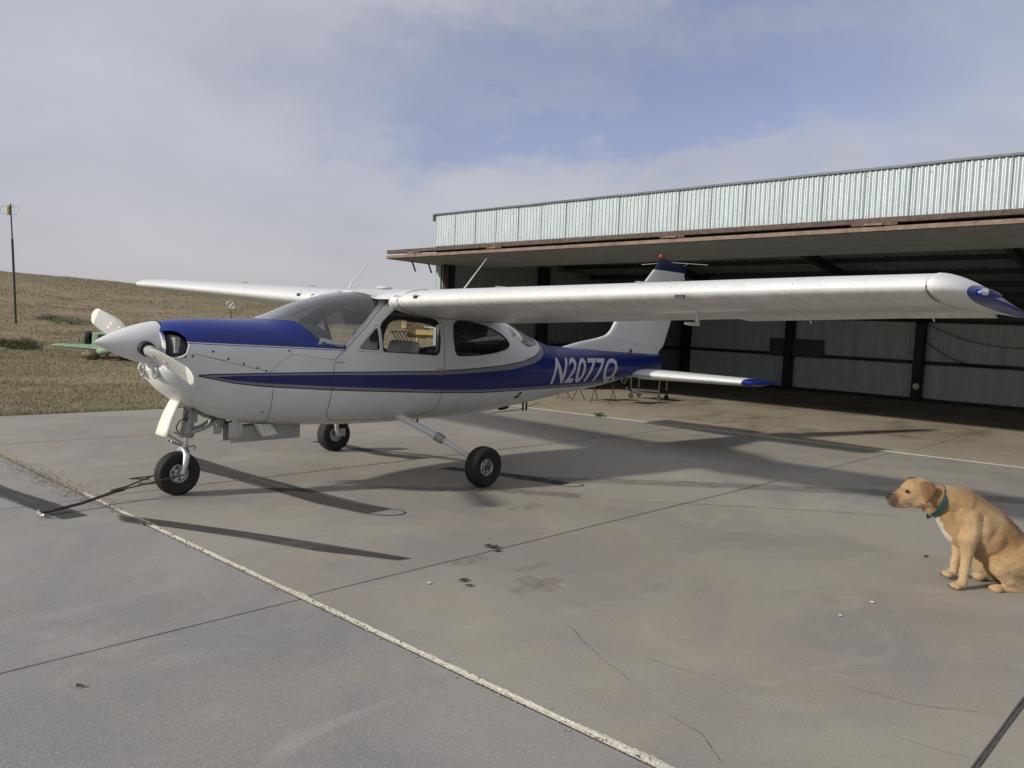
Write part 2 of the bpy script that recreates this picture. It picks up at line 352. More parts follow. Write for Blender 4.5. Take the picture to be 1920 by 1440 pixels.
# ================================================================== SETTING
# apron: four rows of poured slabs; the right hand slabs stand 2 cm proud of the front ones
def edge_x(y): return 9.26-.113*y          # where the apron meets the hangar floor
apron = mk('apron', [(-14, -18, -.17), (9.9, -18, -.17), (9.9, 5.76, -.17), (-14, 5.76, -.17), (-14, -18, -.06), (11.3, -18, -.06), (8.6, 5.76, -.06), (-14, 5.76, -.06)],
           [(4, 5, 6, 7), (0, 1, 5, 4), (1, 2, 6, 5), (2, 3, 7, 6), (3, 0, 4, 7)], mat['gapfill'])
tag(apron, kind='structure')
def slab(poly, z, m, g=.004, name='concrete_slab'):
    """slab with slightly rounded, chipped arrises"""
    P = []
    for i, p in enumerate(poly): P.append(Vector((p[0], p[1])))
    c = sum(P, Vector((0, 0)))/len(P)
    ring = []
    n = len(P)
    for i in range(n):
        a = P[i]; b = P[(i+1) % n]; L = (b-a).length; k = max(1, int(L/.25)); nr = Vector((-(b-a).y, (b-a).x)).normalized()
        if nr.dot(c-a) < 0: nr = -nr
        for j in range(k):
            q = a.lerp(b, j/k)
            if j == 0:
                pb = P[i-1]; nr0 = Vector((-(a-pb).y, (a-pb).x)).normalized()
                if nr0.dot(c-a) < 0: nr0 = -nr0
                ring.append(q+(nr+nr0)*g)
            else: ring.append(q+nr*(g+.002*abs(noise.noise(Vector((q.x*2, q.y*2, 3))))*2))
    V = []; F = []; k = len(ring)
    for q in ring: V.append((q.x, q.y, -.16))
    for q in ring: V.append((q.x, q.y, z-.008))
    for q in ring:
        d = (c-q).normalized(); V.append((q.x+d.x*.008, q.y+d.y*.008, z))
    for lv in (0, 1): F += [(lv*k+i, lv*k+(i+1) % k, (lv+1)*k+(i+1) % k, (lv+1)*k+i) for i in range(k)]
    F.append(tuple(range(2*k, 3*k)))
    return mk(name, V, F, m, apron)
XJ = .10
YJ = [5.74, .25, -2.80, -5.90, -8.95, -12., -15.05]
for i in range(len(YJ)-1):
    y1, y0 = YJ[i], YJ[i+1]
    if i == 0:
        for a, b in ((5.74, 3.3), (3.3, .25)):
            slab([(XJ, b), (edge_x(b), b), (edge_x(a), a), (XJ, a)], 0, mat['slab'], .001 if a > 5 else .009)
            slab([(-9, b), (XJ-.012, b), (XJ-.012, a), (-9, a)], -.009, mat['slab_front'])
        continue
    g = .018 if i in (3,) else .004
    gg = .018 if i == 2 else .004
    slab([(XJ, y0+(.006 if i == 2 else 0)), (edge_x(y0), y0+(.006 if i == 2 else 0)), (edge_x(y1), y1-(.006 if i == 3 else 0)), (XJ, y1-(.006 if i == 3 else 0))], 0, mat['slab'])
    slab([(-9, y0), (XJ-.012, y0), (XJ-.012, y1), (-9, y1)], -.009, mat['slab_front'])
# chipped arris of the long joint: real relief, sunlit brightness also in pale colour
def arris(name, path, zlo, zhi, wfun, m):
    V = []; F = []
    n = len(path)
    for i, (p, nr) in enumerate(path):
        wd = wfun(i)
        for j, (u, h) in enumerate(((-.010, 0), (.0, .35), (.3, .75), (.7, .95), (1, 1.0))):
            jit = .004*noise.noise(Vector((p[0]*40+j*3, p[1]*40, j)))
            u2 = u*wd if u > 0 else u
            V.append((p[0]+nr[0]*u2, p[1]+nr[1]*u2, zlo+(zhi+.003-zlo)*h+(jit if 0 < j < 4 else 0)))
    for i in range(n-1):
        for j in range(4): F.append((i*5+j, (i+1)*5+j, (i+1)*5+j+1, i*5+j+1))
    return mk(name, V, F, m, apron)
def wj(i):
    y = 5.7-i*.02
    b = .008+.040*max(0, noise.noise(Vector((y*1.7, 0, 0)))+.12)+.014*noise.noise(Vector((y*7, 5, 0)))+.016*noise.noise(Vector((y*29, 9, 0)))
    if y < -2.6: b += .004
    b += .03*math.exp(-((y+2.74)/.10)**2)
    b *= .60
    if noise.noise(Vector((y*2.3, 40, 0))) > .22: b *= .35
    return max(.004, b)
mat['crumbdark'] = simple('crumbled_edge', (.17, .145, .115), .95, 0, .5, 40)
arris('chipped_joint_edge', [((XJ, 5.7-i*.02), (1, 0)) for i in range(262)], -.011, 0, wj, mat['crumbdark'])

arris('chipped_joint_edge', [((XJ, 5.7-i*.02), (1, 0)) for i in range(261, 1080)], -.011, 0, lambda i: wj(i+261), mat['edge'])
def wj2(i):
    return max(.006, .014+.012*noise.noise(Vector((i*.11, 2, 7))))
arris('chipped_joint_edge', [((edge_x(5.7-i*.05), 5.7-i*.05), (1, -.1)) for i in range(430)], -.02, .004, wj2, mat['edge'])
# crumbs of spalled concrete
def crumbs(n, fx, name, parent, m, smin=.004, smax=.012):
    b = B()
    for _ in range(n):
        x, y, z0 = fx(); s = random.uniform(smin, smax)
        V = [Vector((random.uniform(-1, 1), random.uniform(-1, 1), random.uniform(-.2, .9))).normalized()*s*random.uniform(.6, 1.3) for _ in range(6)]
        V = [Vector((s, 0, 0)), Vector((-s, 0, 0)), Vector((0, s*.8, 0)), Vector((0, -s*.8, 0)), Vector((0, 0, s*.7)), Vector((0, 0, -s*.5))]
        rz = random.uniform(0, 6.3); Mx = Matrix.Rotation(rz, 3, 'Z')
        b.add([Mx @ (v*random.uniform(.7, 1.2))+Vector((x, y, z0+s*.3)) for v in V], [(0, 2, 4), (2, 1, 4), (1, 3, 4), (3, 0, 4), (2, 0, 5), (1, 2, 5), (3, 1, 5), (0, 3, 5)])
    o = b.build(name, m, parent); tag(o, kind='stuff'); return o
def fA():
    y = random.uniform(-6, 4) if random.random() < .25 else random.gauss(1.1, .9)
    return (XJ+random.gauss(-.02, .075 if y > 0 else .02), y, -.008 if random.random() < .5 else .0)
crumbs(1800, fA, 'concrete_crumbs', apron, mat['crumb'], .003, .009)
def fC():
    x = random.choice((2.9, 4.6, 5.6, 6.6, 7.6, 1.9, 5.2))+random.gauss(0, .45); return (x, .25+random.gauss(0, .035), 0)
crumbs(600, fC, 'concrete_crumbs', apron, mat['crumb'], .003, .010)

def ribbon(name, top, bot, m, z=.002, parent=None):
    n = max(len(top), len(bot))
    def rs(P, n=28):
        P = [Vector(p) for p in P]; L = [0]
        for i in range(1, len(P)): L.append(L[-1]+(P[i]-P[i-1]).length)
        out = []
        for k in range(n):
            d = L[-1]*k/(n-1); i = 0
            while i < len(P)-2 and L[i+1] < d: i += 1
            out.append(P[i].lerp(P[i+1], (d-L[i])/(L[i+1]-L[i])))
        return out
    T = rs(top); Bo = rs(bot); V = []; F = []; uv = []
    J = 6
    for k in range(28):
        for j in range(J+1):
            q = T[k].lerp(Bo[k], j/J); V.append((q.x, q.y, z)); uv.append((k/27, j/J))
    for k in range(27):
        for j in range(J): a = k*(J+1)+j; F.append((a, a+1, a+J+2, a+J+1))
    return mk(name, V, F, m, parent or apron, uv=uv)
ribbon('tyre_mark', [(1.60, 1.6), (1.60, .6), (1.66, -.33), (1.72, -1.08), (1.81, -1.46)], [(1.22, 1.3), (1.32, .4), (1.37, -.45), (1.40, -1.03), (1.50, -1.48)], mat['skid'])
ribbon('tyre_mark', [(.03, -.40), (.27, -.85), (.51, -1.34), (.77, -1.94), (1.04, -2.62)], [(-.03, -.6), (.17, -1.0), (.40, -1.5), (.64, -2.11), (.93, -2.60)], mat['skid'], .002)
ribbon('tyre_mark', [(-.33, 1.5), (-.28, .94), (-.17, .22), (-.12, -.30)], [(-.55, 1.5), (-.47, .8), (-.37, .05), (-.32, -.32)], mat['skid'], -.006)
ribbon('tyre_mark', [(3.5, -.3), (3.72, -.78), (3.86, -1.15), (3.93, -1.6)], [(3.3, -.3), (3.52, -.85), (3.64, -1.3), (3.71, -1.62)], mat['skid'])
ribbon('tyre_mark', [(3.40, 1.9), (3.46, 1.4), (3.50, .73), (3.70, .26)], [(3.18, 1.9), (3.26, 1.3), (3.27, .7), (3.42, .27)], mat['skid'])
ribbon('tyre_mark', [(3.7, -1.0), (5.2, -2.4), (6.9, -4.2), (7.6, -5.2)], [(3.5, -1.15), (4.9, -2.55), (6.6, -4.4), (7.3, -5.4)], mat['skid_faint'])
ribbon('tyre_mark', [(2.2, -.6), (2.6, -.95), (3.1, -1.3), (3.6, -2.0)], [(2.05, -.7), (2.45, -1.08), (2.95, -1.45), (3.4, -2.1)], mat['skid_faint'])
# dark outlines where a tyre rested at the end of two marks
def outline(pts, z=.0035, r=.007):
    V = []; F = []
    n = len(pts)
    for i, p in enumerate(pts):
        a = Vector(pts[max(0, i-1)]); b = Vector(pts[min(n-1, i+1)]); d = (b-a).normalized(); nr = Vector((-d.y, d.x))*r*random.uniform(.6, 1.3)
        V += [(p[0]+nr.x, p[1]+nr.y, z), (p[0]-nr.x, p[1]-nr.y, z)]
    F = [(2*i, 2*i+1, 2*i+3, 2*i+2) for i in range(n-1)]
    return mk('tyre_outline', V, F, simple_skidline, apron)
simple_skidline = simple('rubber_line', (.05, .047, .045), .9, 0, .4, 40)
outline([(1.78, -1.44), (1.81, -1.52), (1.80, -1.60), (1.74, -1.64), (1.66, -1.63), (1.58, -1.57), (1.54, -1.50), (1.53, -1.44)])
outline([(3.93, -1.58), (3.96, -1.66), (3.94, -1.73), (3.86, -1.76), (3.77, -1.73), (3.71, -1.66), (3.70, -1.60)])
# hairline cracks: thin dark wandering ribbons
def crack(pts, z, wd=.0013, m=None, wob=.012, parent=None, name='crack'):
    P = dens(pts, .03, False); V = []; F = []; n = len(P)
    for i, p in enumerate(P):
        o = wob*noise.noise(Vector((p[0]*6, p[1]*6, 1))); o2 = wob*noise.noise(Vector((p[0]*6, p[1]*6, 9)))
        ww = wd*random.uniform(.3, 1.2)*min(1, .2+4*min(i, n-1-i)/n)
        d = Vector(P[min(i+1, n-1)])-Vector(P[max(i-1, 0)]); nr = Vector((-d.y, d.x)).normalized()*ww
        V += [(p[0]+o+nr.x, p[1]+o2+nr.y, z), (p[0]+o-nr.x, p[1]+o2-nr.y, z)]
    F = [(2*i, 2*i+1, 2*i+3, 2*i+2) for i in range(n-1)]
    return mk(name, V, F, m or simple_skidline, parent or apron)
for q in ([(.94, -3.93), (.69, -4.39), (.57, -4.69)], [(.45, -4.91), (.41, -5.07), (.26, -5.27)], [(.86, -4.48), (.88, -4.71), (.89, -4.95)],
          [(1.29, -5.29), (1.33, -5.56), (1.52, -5.87)], [(.97, -5.6), (1.01, -5.87)]): crack(q, .002)
crack([(3.21, -2.1), (3.42, -2.75), (3.27, -3.4)], .002, .003, mat['crumb'])
crack([(3.6, -2.3), (4.4, -3.2), (5.3, -4.3)], .002, .004)
for (a, b, c2, d, m_) in ((1.14, -2.80, .30, .15, 'dirt'), (1.05, -3.42, .42, .12, 'dirt'), (1.20, -3.30, .16, .34, 'dirt'), (1.36, -3.18, .30, .09, 'dirt'), (2.55, -1.95, .4, .2, 'dirt'), (2.3, -.75, .3, .25, 'scrape'), (.55, -1.75, .5, .3, 'scrape'),
                          (-.9, -2.2, .6, .5, 'scrape'), (-1.2, -2.75, .5, .35, 'scrape'), (-.55, -1.6, .35, .4, 'scrape'), (-.6, -3.3, .5, .3, 'scrape'), (-.2, -3.6, .25, .5, 'scrape'), (-1.25, -1.9, .3, .2, 'scrape'), (1.7, -3.9, .5, .3, 'scrape'), (2.6, 1.6, .6, .5, 'scrape'), (.9, 1.9, .6, .6, 'scrape')):
    zz_ = .0025 if a > .1 else -.0065
    ribbon('stain', [(a, b), (a+c2, b)], [(a, b-d), (a+c2, b-d)], mat[m_], zz_)

tar = simple('old_joint_sealer', (.075, .072, .068), .95, 0, .5, 60, .6)
V = []; F = []
for i in range(200):
    x = .1+i*.045; w1 = .013+.010*noise.noise(Vector((x*9, 1, 0))); w2 = .013+.010*noise.noise(Vector((x*9, 7, 0))); z_ = -.006+.004*noise.noise(Vector((x*20, 3, 0)))
    V += [(x, -5.90-w1, z_-.004), (x, -5.90-w1*.3, z_+.003), (x, -5.90+w2, z_-.004)]
for i in range(199):
    for j in range(2): F.append((i*3+j, i*3+j+1, i*3+j+4, i*3+j+3))
mk('joint_sealer', V, F, tar, apron, True)
# hangar floor
hf = mk('hangar_floor', [(edge_x(7.5)+.02, 7.5, 0), (edge_x(-18)+.02, -18, 0), (20.6, -18, 0), (20.6, 7.5, 0)], [(0, 1, 2, 3)], mat['floor']); tag(hf, kind='structure')
for q in ([(10.71, -3.7), (10.96, -4.11), (11.2, -4.5)], [(9.4, .2), (10.6, .35), (12.2, .1), (14, .35)], [(9.8, -2.92), (12.6, -2.85), (16, -2.8)]):
    crack(q, .002, .006, parent=hf)
for a, b, c2, d in ((10.2, 1.4, 2.2, 1.2), (11.4, 3.2, 2.5, 1.0), (9.6, .2, 1.6, 1.5), (11.5, -1.2, 3., 2.), (14., 2.5, 3., 3.)):
    ribbon('stain', [(a, b), (a+c2, b)], [(a, b-d), (a+c2, b-d)], mat['rustdirt'], .0022, hf)

# ---- terrain
def smooth(t): t = max(0, min(1, t)); return t*t*(3-2*t)
_g = np.random.RandomState(5).rand(64, 64)
def vn(x, y):
    """tiling value noise in -1..1 for arrays"""
    x = np.asarray(x, float); y = np.asarray(y, float); xi = np.floor(x).astype(int); yi = np.floor(y).astype(int); fx = x-xi; fy = y-yi
    fx = fx*fx*(3-2*fx); fy = fy*fy*(3-2*fy); a = _g[xi % 64, yi % 64]; b = _g[(xi+1) % 64, yi % 64]; c = _g[xi % 64, (yi+1) % 64]; d = _g[(xi+1) % 64, (yi+1) % 64]
    return ((a*(1-fx)+b*fx)*(1-fy)+(c*(1-fx)+d*fx)*fy)*2-1
def sm_(t): t = np.clip(t, 0, 1); return t*t*(3-2*t)
def HA(x, y):
    x = np.asarray(x, float); y = np.asarray(y, float); dx = x-CAM.x; dy = y-CAM.y; r = np.hypot(dx, dy); az = np.degrees(np.arctan2(dy, dx))
    ang = np.where(az < 68, .0235-.0004*(68-az), .0235+.0003*(az-68)); ang = np.clip(ang, .002, .05); ang = np.where(az < 0, .002, ang)
    h = (1.55+ang*123)*sm_((r-27)/98)
    h = h+sm_((r-24)/20)*(.14*vn(x*.13, y*.13)+.40*sm_((r-40)/60)*vn(x*.035+9, y*.035))
    flat = sm_((y-5.7)/4)
    return -.055+h*flat+.015*vn(x*.7, y*.7)*flat
def H(x, y): return float(HA(x, y))
V = []; F = []
rs = [0.5]+[1.5*1.075**k for k in range(90)]
NA = 240
for r in rs:
    for k in range(NA):
        a = 2*PI*k/NA; x = CAM.x+r*math.cos(a); y = CAM.y+r*math.sin(a)
        hh = H(x, y)
        if -15.5 < x < 22 and y < 6.4: hh = -.2
        if y < 5.76: hh = min(hh, -.2)
        V.append((x, y, hh))
for i in range(len(rs)-1):
    for k in range(NA): F.append((i*NA+k, i*NA+(k+1) % NA, (i+1)*NA+(k+1) % NA, (i+1)*NA+k))
M = MT('dry_grassland')
b1 = M.noise(.035, 6, (1, 1, 1), .6, .5); b2 = M.noise(.30, 6, (.5, 1, 1), .65, .5, w=3); b3 = M.noise(3.5, 5, w=5); b4 = M.noise(30, 4, w=7)
c = M.mix(M.ramp(b2, .35, .65), (.235, .20, .132), (.34, .285, .185))
c = M.mix(M.math('MULTIPLY', M.ramp(b1, .5, .62), .6), c, (.14, .145, .08))
c = M.mix(M.math('MULTIPLY', M.ramp(b3, .4, .7), .4), c, (.13, .105, .07))
c = M.mix(M.ramp(b4, .35, .7, 0, .4), c, (.11, .09, .06))
M.set(col=c, rough=.95, spec=.1); M.bump(M.math('ADD', b3, b4), .35, .05); mat['land'] = M.m
gnd = mk('ground', V, F, mat['land'], smooth=True); tag(gnd, kind='structure')
# strip of soil between apron edge and first terrain ring is filled by a fine sheet
V = []; F = []; nx, ny = 140, 90
for j in range(ny+1):
    for i in range(nx+1):
        x = -14+i*26/nx; y = 5.70+(j/ny)**1.6*16
        V.append((x, y, 0))
Z_ = HA([v[0] for v in V], [v[1] for v in V]); V = [(v[0], v[1], float(q)+.004+.010*noise.noise(Vector((v[0]*3, v[1]*3, 0)))-(.03 if i >= (ny-3)*(nx+1) else 0)) for i, (v, q) in enumerate(zip(V, Z_))]
for j in range(ny):
    for i in range(nx): a = j*(nx+1)+i; F.append((a, a+1, a+nx+2, a+nx+1))
vg = mk('verge', V, F, mat['land'], smooth=True); tag(vg, kind='structure')

# ---- grass blades
def blades(name, n, rmin, rmax, az0, az1, hgt, wid, keep, ymin=5.80, tint=0, band=None):
    r = rmin*(rmax/rmin)**np.random.rand(n); a = np.radians(np.random.uniform(az0, az1, n))
    if band:
        X = np.random.uniform(-3, 9, n); Y = 5.76+np.abs(np.random.normal(0, band, n))*(1+.8*vn(X*1.5, X*0)); r = np.hypot(X-CAM.x, Y-CAM.y)
    else: X = CAM.x+r*np.cos(a); Y = CAM.y+r*np.sin(a)
    nz = .6*vn(X*.5, Y*.9)+.4*vn(X*1.6+7, Y*2.2)
    ok = (Y > ymin) & (np.random.rand(n) < keep+(.3 if rmax < 40 else 1)*nz) & ~((X > 10) & (Y < 8))
    X, Y, r, nz = X[ok], Y[ok], r[ok], nz[ok]; k = len(X)
    Z = HA(X, Y)-.01
    th = np.random.rand(k)*6.283; h = hgt(r)*np.random.uniform(.5, 1.3, k)*(1+(.25 if rmax < 40 else .6)*nz); w_ = wid(r)*np.random.uniform(.6, 1.3, k)
    ln = h*np.random.uniform(.1, .8, k); la = np.random.rand(k)*6.283
    P = np.zeros((k, 3, 3)); P[:, 0, 0] = X-np.cos(th)*w_; P[:, 0, 1] = Y-np.sin(th)*w_; P[:, 0, 2] = Z
    P[:, 1, 0] = X+np.cos(th)*w_; P[:, 1, 1] = Y+np.sin(th)*w_; P[:, 1, 2] = Z
    P[:, 2, 0] = X+np.cos(la)*ln; P[:, 2, 1] = Y+np.sin(la)*ln; P[:, 2, 2] = Z+h
    me = bpy.data.meshes.new(name); me.vertices.add(3*k); me.vertices.foreach_set('co', P.ravel())
    me.loops.add(3*k); me.loops.foreach_set('vertex_index', np.arange(3*k)); me.polygons.add(k); me.polygons.foreach_set('loop_start', np.arange(0, 3*k, 3)); me.polygons.foreach_set('loop_total', np.full(k, 3))
    me.update(); at = me.attributes.new('rnd', 'FLOAT', 'FACE'); at.data.foreach_set('value', np.random.rand(k))
    me.materials.append(mat['blade2' if name == 'hill_grass' else 'blade']); me.validate()
    o = bpy.data.objects.new(name, me); COL.objects.link(o); tag(o, kind='stuff'); return o
M = MT('grass_blade'); at = M.n('ShaderNodeAttribute'); at.attribute_name = 'rnd'
pn = M.noise(.35, 4, (.6, 1, 1), .6, w=2); pg = M.noise(.06, 4, w=6)
c = M.mix(at.outputs['Fac'], (.27, .235, .14), (.43, .375, .235))
c = M.mix(M.ramp(pn, .45, .65, 0, .65), c, (.16, .13, .085))
c = M.mix(M.ramp(pg, .5, .65, 0, .5), c, (.13, .145, .07))
M.set(col=c, rough=.8, spec=.2); mat['blade'] = M.m
M = MT('hill_grass_blade'); at = M.n('ShaderNodeAttribute'); at.attribute_name = 'rnd'
pn = M.noise(.16, 5, (.35, 1, 1), .65, w=2); pg = M.noise(.05, 4, (.5, 1, 1), w=6)
c = M.mix(at.outputs['Fac'], (.31, .262, .175), (.37, .318, .215))
c = M.mix(M.ramp(pn, .40, .62, 0, .55), c, (.215, .175, .12))
c = M.mix(M.ramp(pg, .52, .66, 0, .5), c, (.17, .185, .105))
M.set(col=c, rough=.9, spec=.1); mat['blade2'] = M.m
g1 = blades('mown_grass', 380000, 11.2, 36, 44, 98, lambda r: .050, lambda r: .00042*r, .85); tag(g1, 'short dry brown grass between the apron and the hill', 'grass')
g2 = blades('edge_grass', 9000, 11.2, 21, 44, 98, lambda r: .09, lambda r: .0006*r, 1., 5.76, band=.12); tag(g2, 'taller dry grass tufts along the apron edge', 'grass')
g3 = blades('hill_grass', 380000, 29, 128, 44, 98, lambda r: .06+.0006*r, lambda r: .00034*r, .6); tag(g3, 'rough unmown dry grass covering the hillside', 'grass')

# ================================================================== HANGAR
hangar = empty('hangar', (10.2, 0, 0), 'corrugated steel hangar with its wide door folded open above the entrance', 'hangar')
HO = Vector((10.2, 0, 0))
def hz_(y): return .013*(7.65-y)
M = MT('galvanised_sheet'); X = M.xyz()
sp = M.n('ShaderNodeTexVoronoi'); sp.inputs['Scale'].default_value = 16; M.l(M.tc.outputs['Object'], sp.inputs['Vector'])
st = M.noise(2.2, 5, (1, 5, .6), .6); oi = M.n('ShaderNodeObjectInfo')
c = M.mix(M.ramp(st, .3, .7), (.36, .42, .44), (.50, .565, .585)); c = M.mix(M.ramp(sp.outputs['Distance'], .2, .7, 0, .35), c, (.30, .36, .38))
c = M.mix(M.math('MULTIPLY', oi.outputs['Random'], .3), c, (.40, .44, .45)); c = M.mix(M.math('MULTIPLY', M.ramp(M.noise(3.5, 6, (1, 6, .5), .75, w=12), .60, .76), .18), c, (.25, .22, .19))
M.set(col=c, rough=.42, metal=.35); mat['galv'] = M.m
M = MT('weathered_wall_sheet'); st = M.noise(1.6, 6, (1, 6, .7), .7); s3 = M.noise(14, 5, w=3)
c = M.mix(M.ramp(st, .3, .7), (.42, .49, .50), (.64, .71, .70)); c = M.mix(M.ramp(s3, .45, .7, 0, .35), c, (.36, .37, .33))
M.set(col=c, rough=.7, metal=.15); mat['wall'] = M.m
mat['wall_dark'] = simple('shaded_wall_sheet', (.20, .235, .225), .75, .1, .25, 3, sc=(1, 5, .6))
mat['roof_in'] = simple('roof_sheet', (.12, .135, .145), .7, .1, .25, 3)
mat['rust_beam'] = simple('rust_brown_beam', (.085, .060, .050), .85, 0, .35, 12, .2)
mat['rust_light'] = simple('faded_brown_beam', (.19, .135, .105), .8, 0, .3, 8, .2)
mat['under'] = simple('door_skin', (.235, .26, .255), .8, 0, .15, 3)
mat['flash'] = simple('roof_flashing', (.07, .085, .10), .5, .3, .2, 5)
def corr(nw, L, H_, amp=.012, seg=6):
    """corrugated sheet in local coords: runs -y, stands z"""
    V = []; F = []; n = nw*seg
    for i in range(n+1):
        y = -L*i/n; x = -amp*math.cos(2*PI*i/seg)
        V += [(x, y, 0), (x, y, H_)]
    F = [(2*i, 2*i+2, 2*i+3, 2*i+1) for i in range(n)]
    me = bpy.data.meshes.new('corrugated_sheet'); me.from_pydata(V, [], F); me.polygons.foreach_set('use_smooth', [True]*len(F)); me.update(); return me
SHW = .64
me = corr(8, SHW+.02, .72); me.materials.append(mat['galv'])
for i in range(34):
    y = 7.72-i*SHW
    o = link(bpy.data.objects.new('corrugated_sheet', me), hangar); o.location = Vector((10.2-.004*(i % 2), y, 3.205+hz_(y)))-HO
    o.rotation_euler = (-.013, 0, 0)
    # screws
bt = B()
for i in range(34*3):
    y = 7.66-i*SHW/3
    for z0 in (3.26, 3.84): bt.lathe([(0, -.006), (.008, -.004), (.009, 0)], Vector((10.187, y+random.uniform(-.02, .02), z0+hz_(y)+random.uniform(-.006, .006)))-HO, (1, 0, 0), 6)
tag(bt.build('sheet_screws', mat['gray_metal'], hangar), kind='stuff')
b = B()
for k in range(40):
    y0 = 7.78-k*.6; y1 = y0-.6; j = .012*noise.noise(Vector((y0*1.1, 3, 0))); j1 = .012*noise.noise(Vector((y1*1.1, 3, 0)))
    b.beam(Vector((10.21, y0, 3.945+hz_(y0)+j))-HO, Vector((10.21, y1, 3.945+hz_(y1)+j1))-HO, .10, .035)
b.beam(Vector((10.2, 7.77, 3.95))-HO, Vector((10.2, 7.77, 3.80))-HO, .05, .10)
b.build('roof_edge_trim', mat['flash'], hangar)
b = B().beam(Vector((10.16, 7.64, 3.195+hz_(7.64)))-HO, Vector((10.16, -14, 3.195+hz_(-14)))-HO, .05, .05); b.build('header_trim', mat['flash'], hangar)
# jamb beside the opening and inner framing
me = corr(2, .17, 3.2); me.materials.append(mat['galv']); o = link(bpy.data.objects.new('jamb_sheet', me), hangar); o.location = (0, 7.66, 0)
B().box(.03, 7.28, 0, .2, 7.46, 3.2).build('door_post', mat['post'], hangar)
# back wall in corrugated sheets, side wall, unseen end wall
me = corr(12, .92, 2.14, .008, 5); me.materials.append(mat['wall'])
for i in range(28):
    o = link(bpy.data.objects.new('wall_sheet', me), hangar); o.location = (10.3-.004*(i % 2), 7.3-i*.90, 0)
for i in range(11):
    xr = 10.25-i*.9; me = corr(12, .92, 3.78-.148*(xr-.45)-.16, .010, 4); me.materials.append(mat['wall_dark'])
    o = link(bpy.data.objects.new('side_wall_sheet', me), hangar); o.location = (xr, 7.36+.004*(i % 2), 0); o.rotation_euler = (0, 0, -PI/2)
B().box(0, -14.1, 0, 10.3, -14.0, 3.9).build('unseen_end_wall', mat['wall_dark'], hangar)  # out of view, added to keep the interior dark
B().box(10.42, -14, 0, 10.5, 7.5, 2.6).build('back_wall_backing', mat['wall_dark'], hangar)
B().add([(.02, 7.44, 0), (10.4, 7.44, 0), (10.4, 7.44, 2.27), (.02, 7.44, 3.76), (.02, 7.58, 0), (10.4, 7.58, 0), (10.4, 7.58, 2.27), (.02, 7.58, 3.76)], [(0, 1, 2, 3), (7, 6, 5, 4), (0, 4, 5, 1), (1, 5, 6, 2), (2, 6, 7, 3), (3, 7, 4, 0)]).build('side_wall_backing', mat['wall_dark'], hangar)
for y in (7.1, 3.69, .17, -3.3, -6.8, -10.3): B().box(10.02, y-.11, 0, 10.26, y+.11, 2.5).build('wall_post', mat['post'], hangar, bevel=.006)
for x in (3.3, 6.7): B().box(x-.14, 7.14, 0, x+.14, 7.33, 3.0).build('wall_post', mat['post'], hangar, bevel=.006)
for z0 in (1.02, 2.10, .05): B().box(10.16, -13.9, z0-.045, 10.27, 7.3, z0+.045).build('wall_rail', mat['post'], hangar)
B().box(.3, 7.18, .98, 10.2, 7.31, 1.06).build('wall_rail', mat['post'], hangar)
# roof: shed roof falling to the back
def roofz(x): return 3.78-(x)*.148
V = []; F = []; k = 0
for i in range(-140, 77):
    y = i*.1; z = .02*(i % 2)
    V += [(.05, y, roofz(0)-.12+z+hz_(y)*.8), (10.6, y, roofz(10.6)+z+hz_(y)*.3)]
F = [(2*i, 2*i+1, 2*i+3, 2*i+2) for i in range(len(V)//2-1)]
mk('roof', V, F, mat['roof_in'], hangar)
V2 = [(v[0], v[1], v[2]+.09) for v in V]; mk('roof_top', V2, F, mat['galv'], hangar)
for i in range(9):
    x = .7+i*1.15
    B().beam((x, -13.9, roofz(x)-.09+hz_(-13.9)*.6), (x, 7.3, roofz(x)-.09), .06, .12).build('roof_purlin', mat['post'], hangar)
for y in (3.69, .17, -3.3, -6.8, -10.3):
    B().beam((.2, y, roofz(.2)-.25), (10.1, y, roofz(10.1)-.2), .10, .18).build('rafter', mat['post'], hangar)
# small dark louvre on the back wall, round plate on a post, drooping cable
B().box(10.12, 2.72, .96, 10.20, 4.28, 1.47).build('louvre', mat['flash'], hangar)
b = B()
for k in range(7): b.beam((10.10, 2.74, 1.0+k*.07), (10.10, 4.26, 1.0+k*.07), .05, .012)
tag(b.build('louvre_slats', mat['post'], hangar), kind='stuff')
b = B().lathe([(0, 0), (.075, 0), (.085, .015), (.075, .03), (0, .03)], (10.0, .15, .40), (-1, 0, 0), 20); b.build('hose_reel', simple('cream_metal', (.80, .74, .58), .5), hangar)
b = B().tube([(10.0, .15, .47), (9.99, .15, .62), (10.0, .13, .66)], .012, 6); b.build('reel_hook', mat['post'], hangar)
b = B(); b.tube([(10.1, .07-1.9*t, 1.61-1.6*t+1.05*t*t) for t in [i/14 for i in range(15)]], .012, 6); b.tube([(10.1, .0-4*t, 2.0-.5*t*(1-t)*4) for t in [i/14 for i in range(15)]], .010, 6)
b.build('cable', mat['post'], hangar)
